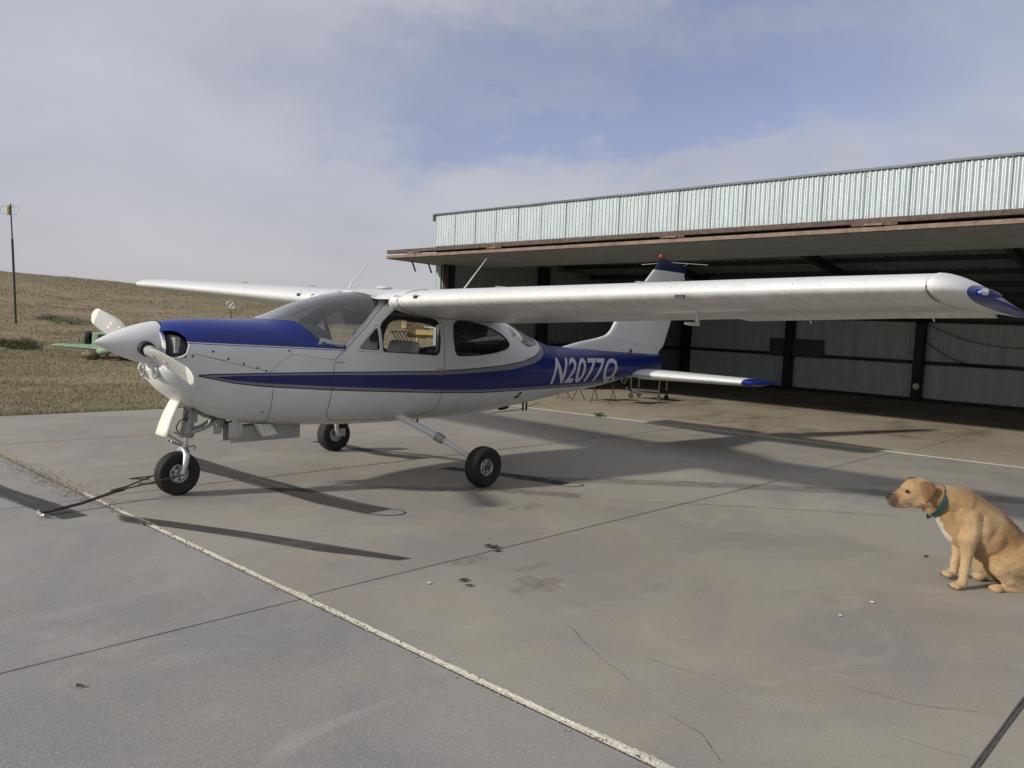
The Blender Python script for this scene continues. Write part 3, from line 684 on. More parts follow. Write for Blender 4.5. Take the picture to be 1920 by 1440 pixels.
# folded door: two leaves hanging out over the apron
def dz(y): return .0145*(7.7-y)
x0 = 8.9-10.2
def leaf(name, xa, za, xb, zb, th, ytop, m_beam, m_skin, label=None):
    b = B()
    ye = -14.
    b.beam((xa, ytop, za+dz(ytop)), (xa, ye, za+dz(ye)), .10, th)
    b.beam((xb, ytop, zb+dz(ytop)), (xb, ye, zb+dz(ye)), .10, th)
    o = b.build(name, m_beam, hangar, bevel=.004)
    bb = B()
    bb.beam((xa+.05, ytop-.05, za+dz(ytop)), (xb-.05, ytop-.05, zb+dz(ytop)), .10, th)
    bb.build('end_rail', m_beam, o)
    for k in range(6):
        y = ytop-3.6*(k+1); bb = B().beam((xa+.05, y, za+dz(y)), (xb-.05, y, zb+dz(y)), .08, th*.8); bb.build('cross_rail', m_beam, o)
    V = []; F = []; n = int((ytop-ye)/.038)
    for i in range(n+1):
        y = ytop-i*.038; q = .005*(1 if i % 2 else -1)
        V += [(xa-.03, y, za+dz(y)-th/2-.006+q), (xb+.04, y, zb+dz(y)-th/2-.006+q)]
    F = [(2*i, 2*i+2, 2*i+3, 2*i+1) for i in range(n)]
    mk('door_skin', V, F, m_skin, o, smooth=True)
    return o
leaf('door_upper_leaf', x0, 2.975, -.12, 3.13, .07, 7.78, mat['rust_beam'], mat['under'])
leaf('door_lower_leaf', x0, 2.865, .95, 2.83, .06, 7.80, mat['rust_light'], mat['under'])
for y, w_ in ((6.9, .5), (4.5, .4), (.55, .45), (-2.55, .6), (-6.5, .5)):
    b = B().box(x0-.062, y-w_/2, 2.905+dz(y), x0-.02, y+w_/2, 2.955+dz(y)); b.build('door_hinge', mat['rust_beam'], hangar, bevel=.004)
    B().box(x0-.09, y-w_/5, 2.91+dz(y), x0-.063, y+w_/5, 2.935+dz(y)).build('hinge_pin', mat['rust_light'], hangar)
for x, y in ((-.7, 8.0-.25), (-.25, 7.72)):
    B().tube([(x, y, 2.83), (x+.02, y-.05, 2.80), (x+.06, y-.12, 2.60)], .018, 6).build('guide_arm', mat['post'], hangar)

# ================================================================== AIRPLANE
def pchip(xs,ys):
    n=len(xs);h=[xs[i+1]-xs[i] for i in range(n-1)];d=[(ys[i+1]-ys[i])/h[i] for i in range(n-1)]
    m=[0]*n;m[0]=d[0];m[-1]=d[-1]
    for i in range(1,n-1):
        if d[i-1]*d[i]>0:
            a=2*h[i]+h[i-1];b=h[i]+2*h[i-1];m[i]=(a+b)/(a/d[i-1]+b/d[i])
    def f(x):
        x=min(max(x,xs[0]),xs[-1])
        i=0
        while i<n-2 and x>xs[i+1]:i+=1
        t=(x-xs[i])/h[i]
        return ((1+2*t)*(1-t)**2*ys[i]+t*(1-t)**2*h[i]*m[i]+t*t*(3-2*t)*ys[i+1]+t*t*(t-1)*h[i]*m[i+1])
    return f
ZT=pchip([.44,.50,.60,.75,1.0,1.34,1.5,1.78,2.24,2.62,3.0,3.5,4.0,4.4,4.66,5.0,5.25,5.5,6,7,7.85],
         [1.40,1.43,1.452,1.465,1.475,1.485,1.535,1.655,1.775,1.82,1.835,1.79,1.69,1.57,1.47,1.36,1.30,1.285,1.26,1.22,1.19])
ZB=pchip([.44,.5,.6,.75,.85,1.2,1.66,2.5,3.6,4.36,4.8,5.83,6.4,7.13,7.85],[1.04,.93,.83,.72,.66,.58,.54,.51,.52,.57,.61,.72,.78,.885,.955])
WW=pchip([.44,.5,.6,.75,1.0,1.38,1.78,2.24,3,3.6,4.2,4.8,5.5,6.4,7.1,7.85],[.22,.31,.365,.41,.45,.50,.56,.60,.61,.585,.51,.41,.30,.20,.13,.045])
ZC=pchip([.44,1,1.8,3,4,5,6,7,7.85],[1.22,1.12,1.0,.95,.97,1.0,1.0,1.05,1.1])
NT=pchip([.44,.8,1.38,1.8,2.4,3.2,4.2,5,7.85],[2.1,2.5,2.7,2.3,2.5,2.6,2.4,2.2,2.0])
NB=pchip([.44,.8,1.5,3.5,5,7.85],[2.1,2.3,2.6,2.6,2.3,2.0])
def skin(x,t,off=0.):
    """t in [0,2pi): 0 top, pi/2 left(-y), pi bottom"""
    c=math.cos(t);s=math.sin(t)
    w=WW(x)+off;zc=ZC(x)
    if c>=0: n=NT(x);h=ZT(x)-zc+off
    else: n=NB(x);h=zc-ZB(x)+off
    y=-math.copysign(abs(s)**(2/n),s)*w
    z=zc+math.copysign(abs(c)**(2/n),c)*h
    k=max(0,min(1,(1.13-z)/.08))*max(0,min(1,(.85-x)/.35))
    return (x-.035*k*k*(3-2*k),y,z)
def tz(x,z,side=-1):
    zc=ZC(x)
    if z>=zc: n=NT(x);q=min(1,(z-zc)/(ZT(x)-zc));c=q**(n/2)
    else: n=NB(x);q=min(1,(zc-z)/(zc-ZB(x)));c=-q**(n/2)
    t=math.acos(c)
    return t if side<0 else -t
PL = empty('airplane', (0, 0, 0), 'white high wing airplane with blue stripes parked nose left on the concrete apron', 'airplane')
def body_piece(name, sel, m, off=0., smooth=True, flip=False, parent=None, faces=None):
    """mesh of the chosen triangles of the skin, pushed off the skin by off"""
    idx = {}; V = []; F = []
    for f in sel:
        q = []
        for i in f:
            key = i
            if key not in idx:
                idx[key] = len(V); x, t = SV[i]; V.append(skin(x, t, off))
            q.append(idx[key])
        F.append(tuple(q))
    o = mk(name, V, F, m, parent or PL, smooth)
    bm = bmesh.new(); bm.from_mesh(o.data); bmesh.ops.remove_doubles(bm, verts=bm.verts, dist=1e-5); bmesh.ops.recalc_face_normals(bm, faces=bm.faces)
    bm.to_mesh(o.data); bm.free(); return o
mat['backglass'] = glass('back_window_glass', (.80, .83, .86), 2.6, .30)
mat['inletdark'] = simple('inlet_shadow', (.05, .05, .055), .8)
def xz(P): return [(x, tz(x, z)) for x, z in P]
def ty(x, y): # t from y near the top
    s = min(1, abs(y)/WW(x)); return math.asin(s**(NT(x)/2))
win_main = [(2.352, 1.504), (2.50, 1.60), (2.549, 1.625), (2.62, 1.622), (2.997, 1.546), (3.022, 1.53), (3.029, 1.505), (3.018, 1.339), (2.995, 1.235), (2.975, 1.213), (2.945, 1.204), (2.335, 1.232), (2.315, 1.245), (2.318, 1.46)]
vent = [(2.075, 1.272), (2.268, 1.445), (2.278, 1.44), (2.274, 1.262), (2.262, 1.250), (2.085, 1.256), (2.073, 1.262)]
win_rear = [(3.225, 1.49), (3.25, 1.522), (3.292, 1.539), (3.346, 1.552), (3.493, 1.545), (3.744, 1.508), (3.90, 1.465), (4.005, 1.425), (4.085, 1.37), (4.118, 1.32), (4.09, 1.288), (4.027, 1.262), (3.88, 1.236), (3.751, 1.220), (3.55, 1.203), (3.413, 1.199), (3.272, 1.196), (3.228, 1.215), (3.208, 1.26), (3.203, 1.38)]
inlet = [(.452, 1.365), (.50, 1.372), (.545, 1.36), (.578, 1.32), (.588, 1.26), (.572, 1.195), (.535, 1.165), (.452, 1.16)]
wsf = [(1.352, 0), (1.362, ty(1.362, .10)), (1.40, ty(1.40, .19)), (1.458, ty(1.458, .27)), (1.544, ty(1.544, .34)), (1.597, tz(1.597, 1.416)), (1.665, tz(1.665, 1.335)), (1.781, tz(1.781, 1.282)), (1.872, tz(1.872, 1.263))]
wsb = [(1.895, tz(1.895, 1.272)), (2.031, tz(2.031, 1.379)), (2.207, tz(2.207, 1.527)), (2.395, tz(2.395, 1.668)), (2.43, tz(2.43, 1.70)), (2.43, ty(2.43, .33)), (2.38, ty(2.38, .25)), (2.29, ty(2.29, .12)), (2.25, 0)]
ws = wsf+wsb
ws_full = ws+[(x, -t) for x, t in reversed(ws[1:-1])]
TS = .55  # metric scale for t in the cdt
polys = {}
def addp(n, P): polys[n] = dens([(x, t*TS) for x, t in P], .03)
addp('windshield', ws_full)
addp('backlight', [(4.22, -.95), (4.22, 0), (4.22, .95), (4.50, 1.05), (4.74, .85), (4.80, .4), (4.80, -.4), (4.74, -.85), (4.50, -1.05)])
for s, sd_ in ((1, 'l'), (-1, 'r')):
    for n_, P in (('main', win_main), ('vent', vent), ('rear', win_rear), ('inlet', inlet)):
        addp(n_+sd_, [(x, s*t) for x, t in xz(P)])
well = [(.74, PI-.28), (1.22, PI-.26), (1.22, PI-.001), (.74, PI-.001)]
addp('welll', well); addp('wellr', [(x, -t) for x, t in well])
verts = []; edges = []
for P in polys.values():
    k = len(verts); verts += [Vector(p) for p in P]; edges += [(k+i, k+(i+1) % len(P)) for i in range(len(P))]
# splits between cowl / fuselage / tail cone
bx = [(.44, -PI*TS), (7.85, -PI*TS), (7.85, PI*TS), (.44, PI*TS)]
bd = dens(bx, .05); k = len(verts); verts += [Vector(p) for p in bd]; edges += [(k+i, k+(i+1) % len(bd)) for i in range(len(bd))]
cs = [(1.262, .891), (1.262, .86), (1.270, .79), (1.283, .70), (1.30, .636), (1.33, .585)]
gx = [.44+.02*i for i in range(1, 24)]+[.90+.045*i for i in range(0, 80)]; gx += [gx[-1]+.08*i for i in range(1, 60)]
gx = [g for g in gx if g < 7.82]
for x in gx:
    nt_ = 72 if x < 4.6 else 48
    for j in range(nt_):
        t = -PI+2*PI*(j+.5)/nt_; verts.append(Vector((x, t*TS)))
res = geometry.delaunay_2d_cdt(verts, edges, [], 0, 1e-5)
SV = [(v.x, v.y/TS) for v in res[0]]
groups = {}
BBX = {n_: (min(q[0] for q in P), max(q[0] for q in P), min(q[1] for q in P), max(q[1] for q in P)) for n_, P in polys.items()}
for f in res[2]:
    f = tuple(f); cx = sum(SV[i][0] for i in f)/3; ct = sum(SV[i][1] for i in f)/3*TS
    hit = None
    for n_, P in polys.items():
        bb_ = BBX[n_]
        if bb_[0] < cx < bb_[1] and bb_[2] < ct < bb_[3] and inpoly(cx, ct, P): hit = n_; break
    if hit is None:
        hit = 'cowl' if cx < 1.27 else ('body' if cx < 7.2 else 'tail')
    groups.setdefault(hit, []).append(f)
FUS = body_piece('fuselage', groups['body']+groups['tail'], mat['livery'])
COWL = body_piece('cowling', groups['cowl'], mat['livery'])
body_piece('windshield', groups['windshield'], mat['windshield'], -.004)
body_piece('back_window', groups['backlight'], mat['backglass'], -.003)
for s in 'lr':
    body_piece('door_window', groups['main'+s], mat['glass'], -.006)
    body_piece('vent_window', groups['vent'+s], mat['glass'], -.006)
    body_piece('rear_window', groups['rear'+s], mat['glass'], -.006)
    q = body_piece('air_inlet', groups['inlet'+s], mat['inletdark'], -.05)
body_piece('nose_gear_well', groups['welll']+groups['wellr'], mat['dark'], -.07)  # black patch, the well's inner shade put into its colour
lin = [f for f in groups['body'] if 1.42 < sum(SV[i][0] for i in f)/3 < 4.9]
body_piece('cabin_lining', lin, mat['lining'], -.028)
# inlet lips and front ring of the cowl
def onskin(P, off=.0, side=1): return [Vector(skin(x, side*t, off)) for x, t in P]
def rim(name, P, side, r, m, parent=None, closed=True, off=0.):
    Q = onskin(dens([(x, t) for x, t in P], .03, closed), off, side)
    if closed: Q += Q[:2]
    return B().tube(Q, r, 6, caps=not closed).build(name, m, parent or PL, smooth=True)
for s in (1, -1):
    rim('inlet_lip', xz(inlet), s, .009, mat['livery'], COWL, False)
    for P in (win_main, win_rear): rim('window_seal', xz(P), s, .0055, mat['trim'], FUS, off=-.002)
    rim('window_seal', xz(vent), s, .004, mat['trim'], FUS, off=-.002)
    # baffle in the inlet
    B().box(.505, min(-.20*s, -.283*s), 1.195, .545, max(-.20*s, -.283*s), 1.315).build('engine_baffle', mat['gray_metal'], COWL)
rim('windshield_seal', wsb, 1, .006, mat['gray_metal'], FUS, False, -.001); rim('windshield_seal', wsb, -1, .006, mat['gray_metal'], FUS, False, -.001)
rim('windshield_seal', wsf, 1, .004, mat['seam'], FUS, False, -.001); rim('windshield_seal', wsf, -1, .004, mat['seam'], FUS, False, -.001)
# cowl nose plate and chin front
V = []; n = 60
for j in range(n):
    V.append(skin(.44, 2*PI*j/n))
V.append((.44, 0, 1.25)); mk('cowl_face', V, [(j, (j+1) % n, n) for j in range(n)], mat['white'], COWL, True)
# chin scoop below the spinner with two lights
ch = B()
prof = []
for i in range(7):
    u = i/6; x = .345+.02*u; prof.append(u)
V = []; n = 26
for i, (x, w_, zt, zb) in enumerate(((.372, .10, 1.06, .99), (.365, .19, 1.095, .955), (.385, .235, 1.115, .925), (.43, .265, 1.13, .88), (.50, .30, 1.14, .84), (.58, .335, 1.14, .80))):
    for j in range(n):
        t = 2*PI*j/n; c_ = math.cos(t); s_ = math.sin(t); zc = (zt+zb)/2; h = (zt-zb)/2
        zz_ = zc+math.copysign(abs(c_)**.8, c_)*h
        V.append((x+.045+.10*max(0, (1.06-zz_)/.2)**1.3*(1 if i < 4 else .6), math.copysign(abs(s_)**.8, s_)*w_, zz_))
F = [(i*n+j, i*n+(j+1) % n, (i+1)*n+(j+1) % n, (i+1)*n+j) for i in range(5) for j in range(n)]+[tuple(range(n-1, -1, -1))]
ch.add(V, F); chin = ch.build('chin_cowl', mat['white'], PL, smooth=True)
for y in (.075, -.15):
    lx = .411 if y > 0 else .417
    L = B().lathe([(.050, .03), (.056, -.002), (.052, -.014), (.043, .004)], (lx, y, 1.035), (1, 0, 0), 24).build('landing_light', mat['alu'], PL, smooth=True)
    B().lathe([(.040, .0), (.030, .012), (.012, .02), (0, .022)], (lx-.004, y, 1.035), (1, 0, 0), 24).build('reflector', mat['chrome'], L, smooth=True)
    B().lathe([(.041, -.006), (.02, -.011), (0, -.012)], (lx, y, 1.035), (1, 0, 0), 24).build('lens', mat['lens'], L, smooth=True)
# panel gaps as fine recess strips lying in the skin
def seam(P, side=1, wd=.0030, m=None, name='panel_gap', parent=None, xt=False):
    T = dens(P if xt else [(x, tz(x, z)) for x, z in P], .04, False)
    Q = [Vector(skin(x, side*t, -.0012)) for x, t in T]
    return B().tube(Q, wd, 5).build(name, m or mat['seam'], parent or FUS)
door_out = [(2.56, 1.70), (2.48, 1.69), (2.417, 1.655), (2.19, 1.475), (1.878, 1.215), (1.806, 1.150), (1.795, 1.04), (1.784, .874), (1.785, .75), (1.80, .674), (1.83, .634), (1.90, .60), (2.4, .585), (2.95, .600), (3.02, .66), (3.045, .841), (3.055, 1.026), (3.065, 1.34), (3.08, 1.50), (3.05, 1.565), (2.98, 1.60)]
for s in (1, -1):
    seam(door_out, s, .0034)
    seam([(2.045, 1.26), (2.245, 1.44), (2.27, 1.475), (2.292, 1.47), (2.296, 1.24), (2.285, 1.228), (2.07, 1.232), (2.046, 1.24), (2.045, 1.26)], s, .0022)
    seam([(.60, 1.195), (1.231, 1.049)], s, .002, parent=COWL); seam([(.60, 1.195), (.85, 1.142)], s, .002, parent=COWL)
    seam([(1.231, 1.049), (1.419, 1.198), (1.428, 1.262)], s, .002)
    seam([(1.419, 1.198), (1.80, 1.160)], s, .002)
    seam([(1.262, .905), (1.262, .86), (1.270, .79), (1.283, .70), (1.30, .636), (1.33, .585)], s, .0032)
    seam([(1.30, .64), (1.55, .625), (1.79, .622)], s, .0018)
    seam([(3.33, .82), (3.33, .56)], s, .0016); seam([(2.98, .81), (2.88, .60)], s, .0015)
    seam([(4.2, .80), (4.05, .60)], s, .0014); seam([(3.2, 1.13), (3.45, 1.14), (3.6, 1.16)], s, .0015); seam([(4.0, 1.165), (4.45, 1.168), (4.6, 1.17)], s, .0018)
    seam([(5.1, 1.27), (5.1, .85)], s, .0013, mat['blue']); seam([(6.3, 1.19), (6.3, .83)], s, .0012, mat['blue'])
    # fasteners
    rv = B()
    for x, z_ in ((.757, 1.215), (.875, 1.158), (1.0, 1.118), (1.115, 1.084), (1.19, 1.06), (.56, 1.17), (.61, 1.175), (1.395, 1.232), (1.225, .70), (1.2, .96)):
        t = tz(x, z_); p = Vector(skin(x, s*t, -.002)); q = Vector(skin(x, s*t, .01)); rv.lathe([(0, .006), (.0085, .005), (.010, 0)], p, (q-p), 8)
    tag(rv.build('cowl_fasteners', mat['seam'], COWL), kind='stuff')
    rv = B()
    for x, z_ in [(1.34+.05*i, .605) for i in range(9)]+[(1.77, 1.02-.06*i) for i in range(3, 7)]+[(2.9, .70)]+[(1.48, .66)]+[(3.34+.09*i, .70+.0*i) for i in range(3)]:
        t = tz(x, z_); p = Vector(skin(x, s*t, -.001)); q = Vector(skin(x, s*t, .01)); rv.lathe([(0, .003), (.004, .0025), (.005, 0)], p, (q-p), 6)
    tag(rv.build('rivets', mat['seam'], FUS), kind='stuff')
    # handle, hinge
    t = tz(3.0, 1.062); p = Vector(skin(2.95, s*t, .006)); q = Vector(skin(3.06, s*tz(3.06, 1.058), .006)); B().beam(p, q, .012, .022, (0, 0, 1)).build('door_handle', mat['chrome'], FUS, bevel=.003)
    p = Vector(skin(1.76, s*tz(1.76, 1.135), .003)); q = Vector(skin(1.805, s*tz(1.805, 1.135), .003)); B().beam(p, q, .006, .045).build('door_hinge', mat['white'], FUS, bevel=.002)
    p = Vector(skin(1.80, s*tz(1.80, 1.136), .004)); q = Vector(skin(1.90, s*tz(1.90, 1.136), .004)); B().beam(p, q, .006, .006).build('door_stop', mat['gray_metal'], FUS)
# slots on the aft belly, static port, step
for x, z_ in ((4.36, .775), (4.30, .735), (4.34, .745)):
    p = Vector(skin(x, tz(x, z_), .002)); B().lathe([(0, -.01), (.016, -.006), (.018, .01)], p, (0, 1, 0), 8).build('drain_hole', mat['dark'], FUS)
b = B().lathe([(0, -.10), (.018, -.07), (.026, 0), (.018, .07), (0, .10)], (4.36, -.20, .585), (1, 0, .12), 12); b.build('wheel_well_lip', mat['dark'], PL, smooth=True)
b = B()
for x in (4.78, 4.84): b.beam((x, -.12, .64), (x, -.12, .52), .012, .02)
b.tube([(4.2, -.14, .52), (4.7, -.12, .535), (5.1, -.1, .60)], .004, 6); b.build('belly_antenna', mat['dark'], PL)
for x, y in ((2.2, -.22), (3.05, -.24)): B().tube([(x, y, .53), (x, y, .495)], .010, 8).build('drain_mast', mat['dark'], PL)

# registration letters wrapped on the rear fuselage
for side in (1, -1):
    cu = bpy.data.curves.new('registration', 'FONT'); cu.body = 'N2077Q'; cu.size = 1; cu.shear = 0; cu.offset = .018; cu.resolution_u = 4; cu.space_character = 1.02
    to = bpy.data.objects.new('t', cu); COL.objects.link(to); dg = bpy.context.evaluated_depsgraph_get()
    me = bpy.data.meshes.new_from_object(to.evaluated_get(dg)); bpy.data.objects.remove(to)
    bm = bmesh.new(); bm.from_mesh(me); bmesh.ops.remove_doubles(bm, verts=bm.verts, dist=1e-4)
    bmesh.ops.triangulate(bm, faces=bm.faces)
    for _ in range(7):
        ed = [e for e in bm.edges if e.calc_length() > .09]
        if not ed: break
        bmesh.ops.subdivide_edges(bm, edges=ed, cuts=1); bmesh.ops.triangulate(bm, faces=bm.faces)
    xs = [v.co.x for v in bm.verts]; ys = [v.co.y for v in bm.verts]; x0_, x1_ = min(xs), max(xs); cap = .70
    for v in bm.verts:
        u = (v.co.x-x0_)/(x1_-x0_); vv = v.co.y/cap
        if side < 0: u = 1-u
        z_ = .862+vv*(.300-.022*u); x_ = 4.965+u*1.52+vv*.11*(1 if side > 0 else -1)+(0 if side > 0 else .1)
        v.co = skin(x_, side*tz(x_, z_), .0022)
    bmesh.ops.recalc_face_normals(bm, faces=bm.faces); bm.to_mesh(me); bm.free(); me.materials.clear(); me.materials.append(mat['lettergrey'])
    ro = link(bpy.data.objects.new('registration_letters', me), FUS)
    qp = [(6.43, .925), (6.49, .935), (6.56, .845), (6.50, .836)]
    if side > 0:
        VV = [skin(a + 0, side*tz(a, b_), .0075) for a, b_ in dens(qp, .02)]
        mk('letter_tail', VV, [tuple(range(len(VV)))], mat['lettergrey'], ro)

# ---------------------------------------------------------------- wing
def naca(tc, n=16, m_=.02, p_=.4, u1=1., u0=0.):
    """loop upper rear -> LE -> lower rear, chord fraction u0..u1"""
    up_, lo_ = [], []
    for i in range(n+1):
        u = u0+(u1-u0)*(1-math.cos(PI*i/n))/2 if u0 == 0 and u1 == 1 else u0+(u1-u0)*((1-math.cos(PI*i/n/2)) if u0 == 0 else i/n)
        yt = 5*tc*(.2969*math.sqrt(u)-.1260*u-.3516*u*u+.2843*u**3-.1036*u**4)
        yc = m_/p_**2*(2*p_*u-u*u) if u < p_ else m_/(1-p_)**2*(1-2*p_+2*p_*u-u*u)
        up_.append((u, yc+yt)); lo_.append((u, yc-yt))
    return up_, lo_
def wsec(y):
    a = min(1, max(0, (abs(y)-.6)/4.4))
    xl = 2.36+.06*a; chd = 1.70-.26*a; zl = 1.705+.155*a; zt = 1.555+.205*a; tc = .150-.028*a
    return xl, zl, chd, math.asin((zl-zt)/chd), tc
def place(u, v, s, rot=0, hinge=None):
    xl, zl, chd, al, tc = s
    x = u*chd; z_ = v*chd
    if hinge is not None:
        hx, hz = hinge[0]*chd, hinge[1]*chd; dx, dz_ = x-hx, z_-hz
        x = hx+dx*math.cos(rot)+dz_*math.sin(rot); z_ = hz-dx*math.sin(rot)+dz_*math.cos(rot)
    return (xl+x*math.cos(al)+z_*math.sin(al), zl-x*math.sin(al)+z_*math.cos(al))
def wing_span(ys, side, u0, u1, n=16, rot=0, hinge=None, sh=None):
    V = []; F = []
    for iy_, y in enumerate(ys):
        s = wsec(y)
        if sh: s = (s[0]+sh[iy_], s[1]-sh[iy_]*.15, s[2]-sh[iy_], s[3], s[4]*(1-sh[iy_]*1.2))
        up_, lo_ = naca(s[4], n, u0=u0, u1=u1)
        loop = list(reversed(up_))+(lo_[1:] if u0 == 0 else lo_)
        for u, v in loop:
            x, z_ = place(u, v, s, rot, hinge); V.append((x, side*y, z_))
    k = len(V)//len(ys)
    for i in range(len(ys)-1):
        for j in range(k): F.append((i*k+j, i*k+(j+1) % k, (i+1)*k+(j+1) % k, (i+1)*k+j))
    F += [tuple(range(k-1, -1, -1)), tuple((len(ys)-1)*k+j for j in range(k))]
    return B().add(V, F)
def arc_seam(y, side, parent, ulo=.30, name='skin_lap', r=.0014):
    s = wsec(y); up_, lo_ = naca(s[4], 14, u1=1.); L_ = [q for q in reversed(up_) if q[0] < .34]+[q for q in lo_[1:] if q[0] < ulo]
    Q = [Vector((place(u, v, s)[0], side*y, place(u, v, s)[1])) for u, v in L_]
    B().tube(Q, r, 5).build(name, mat['seam'], parent)
for side in (-1, 1):
    W = wing_span([.60, 1., 1.6, 2.2, 2.8, 3.36], side, 0, .74).build('wing', mat['wing'], PL, smooth=True)
    wing_span([.34, .46, .54, .60], side, 0, .74, sh=(.22, .09, .03, 0)).build('wing_root_fairing', mat['white'], W, smooth=True)
    W2 = wing_span([3.36, 4., 4.5, 5.155], side, 0, .78).build('wing_outer_panel', mat['wing'], W, smooth=True)
    wing_span([.62, 1.2, 2., 2.7, 3.34], side, .745, 1, 6, .02, (.75, 0)).build('flap', mat['wing'], W, smooth=True)
    wing_span([3.38, 4., 4.6, 5.20], side, .785, 1, 6, .085 if side < 0 else .02, (.78, 0)).build('aileron', mat['wing'], W, smooth=True)
    # drooped conical tip
    V = []; F = []; ks = [0, .12, .28, .45, .62, .78, .9, .97, 1.]
    for q in ks:
        y = 5.160+.262*q; s = wsec(5.0); up_, lo_ = naca(s[4], 16)
        xl, zl, chd, al, tc = s; le = .80*(1-math.sqrt(max(0, 1-q**2.2))); te = .07*q
        for (u, v) in list(reversed(up_))+lo_[1:]:
            x = u*chd; vv = v
            bot = 1 if v < 0 else 0
            h = (1-q**2.0)
            if v > 0: vv = v*h-.012*q
            else: vv = v*(1-.75*q**1.5)-.012*q
            xx = le+(chd+te-le)*u
            V.append((xl+xx*math.cos(al)+vv*chd*math.sin(al), side*y, zl-xx*math.sin(al)+vv*chd*math.cos(al)-.008*q*(.3+u)+.004*(1-q)))
    k = len(V)//len(ks); mi = []
    for i in range(len(ks)-1):
        for j in range(k):
            F.append((i*k+j, i*k+(j+1) % k, (i+1)*k+(j+1) % k, (i+1)*k+j))
    F += [tuple(range(k-1, -1, -1)), tuple((len(ks)-1)*k+j for j in range(k))]
    T = mk('wing_tip', V, F, [mat['white'], mat['blue']], W, False)
    for p in T.data.polygons:
        c_ = p.center; yy = abs(c_.y); lim = 5.33
        p.material_index = 1 if yy > lim else 0
    bm = bmesh.new(); bm.from_mesh(T.data); bmesh.ops.recalc_face_normals(bm, faces=bm.faces)
    for f_ in bm.faces: f_.smooth = True
    bm.to_mesh(T.data); bm.free()
    lx, ly, lz = 2.70, side*5.365, 1.835
    L = B().lathe([(0, -.035), (.020, -.025), (.028, 0), (.028, .06), (.016, .12), (0, .16)], (lx, ly, lz), (1, side*.55, -.08), 20).build('position_light', mat['blue'], W, smooth=True)
    B().lathe([(0, -.030), (.016, -.022), (.021, -.006), (.021, .012), (0, .02)], (lx-.005, ly+side*.016, lz+.006), (.7, side*.8, .15), 18).build('lamp_housing', mat['chrome'], W, smooth=True)
    B().lathe([(.014, 0), (.013, .014), (0, .022)], (lx+.012, ly+side*.030, lz+.010), (.5, side*1, .1), 16).build('light_lens', mat['lens'], W, smooth=True)
    for y in (.86, 1.03, 3.55, 4.40, 5.16): arc_seam(y, side, W, .2)
    arc_seam(.70, side, W, .95, 'wing_root_seal', .006)
    s = wsec(.945); x_, z_ = place(.005, .015, s)
    v = B().box(x_-.012, side*.945-.022, z_-.012, x_+.01, side*.945+.022, z_+.014); v.build('cabin_vent', mat['dark'], W)
    B().box(x_-.004, side*.945-.032, z_-.020, x_+.01, side*.945+.032, z_+.022).build('vent_frame', mat['alu'], W)
    for y in (1.5, 3.0):
        s = wsec(y); x_, z_ = place(.3, .105 if y < 2 else .1, s); B().lathe([(0, .008), (.045, .007), (.05, 0)], (x_, side*y, z_-.004), (0, 0, 1), 18).build('fuel_cap', mat['alu'], W)
    for y in (3.9, 4.8): # static wicks / trim brackets at the aileron
        s = wsec(y); x_, z_ = place(.97, 0, s); B().tube([(x_, side*y, z_-.01), (x_+.06, side*y, z_-.055)], .005, 5).build('hinge_horn', mat['white'], W)
# stall vane, pitot under the left wing
b = B().box(2.36, -3.69, 1.765, 2.378, -3.62, 1.79); b.build('stall_vane', mat['trim'], PL)
s = wsec(3.45)
b = B(); b.beam((2.93, -3.47, 1.70), (2.93, -3.47, 1.60), .035, .012, (0, 1, 0)); b.tube([(2.95, -3.47, 1.605), (2.80, -3.47, 1.605), (2.76, -3.47, 1.607)], [.013, .013, .008], 8)
b.build('pitot_tube', mat['white'], PL, bevel=0)
# cabin top fairing between the wings
V = []; F = []; nx = 24; ny = 20
sw = wsec(.74)
for i in range(nx+1):
    x = 2.375+i/nx*1.72; uu = max(.0, min(1, (x-sw[0])/sw[2]))
    yt = 5*sw[4]*(.2969*math.sqrt(uu)-.1260*uu-.3516*uu*uu+.2843*uu**3-.1036*uu**4); yc = .02/.16*(.8*uu-uu*uu) if uu < .4 else .02/.36*(.2+.8*uu-uu*uu)
    _, zw = place(uu, yc+yt, sw)
    for j in range(ny+1):
        a = -1+2*j/ny; y = a*.74; k_ = min(1, abs(a)**2.4*1.04); z_ = (ZT(x)+.006)*(1-k_)+(zw+.003)*k_
        if abs(y) < WW(x)*.985:
            zs = skin(x, ty(x, y), 0)[2]; e_ = smooth((i-.0)/7); zs = max(zs, zw-.02) if abs(y) > .5*WW(x) else zs; z_ = (zs-.004)*(1-e_)+max(z_, min(zs, z_+.02)+.002)*e_
        V.append((x, y, z_))
for i in range(nx):
    for j in range(ny): q = i*(ny+1)+j; F.append((q, q+1, q+ny+2, q+ny+1))
mk('cabin_roof', V, F, mat['white'], PL, True)
b = B().lathe([(0, .022), (.05, .020), (.075, .008), (.08, 0)], (2.72, -.05, ZT(2.72)+.012), (0, 0, 1), 24); b.build('roof_antenna', mat['white'], PL, smooth=True)
for y, x0_, z0_ in ((.42, 2.66, 1.83), (-.5, 3.36, 1.80)):
    b = B().tube([(x0_-.02, y, z0_), (x0_, y, z0_+.05), (x0_+.33, y, z0_+.41)], [.014, .009, .003], 8); b.build('whip_antenna', mat['white'], PL, smooth=True)

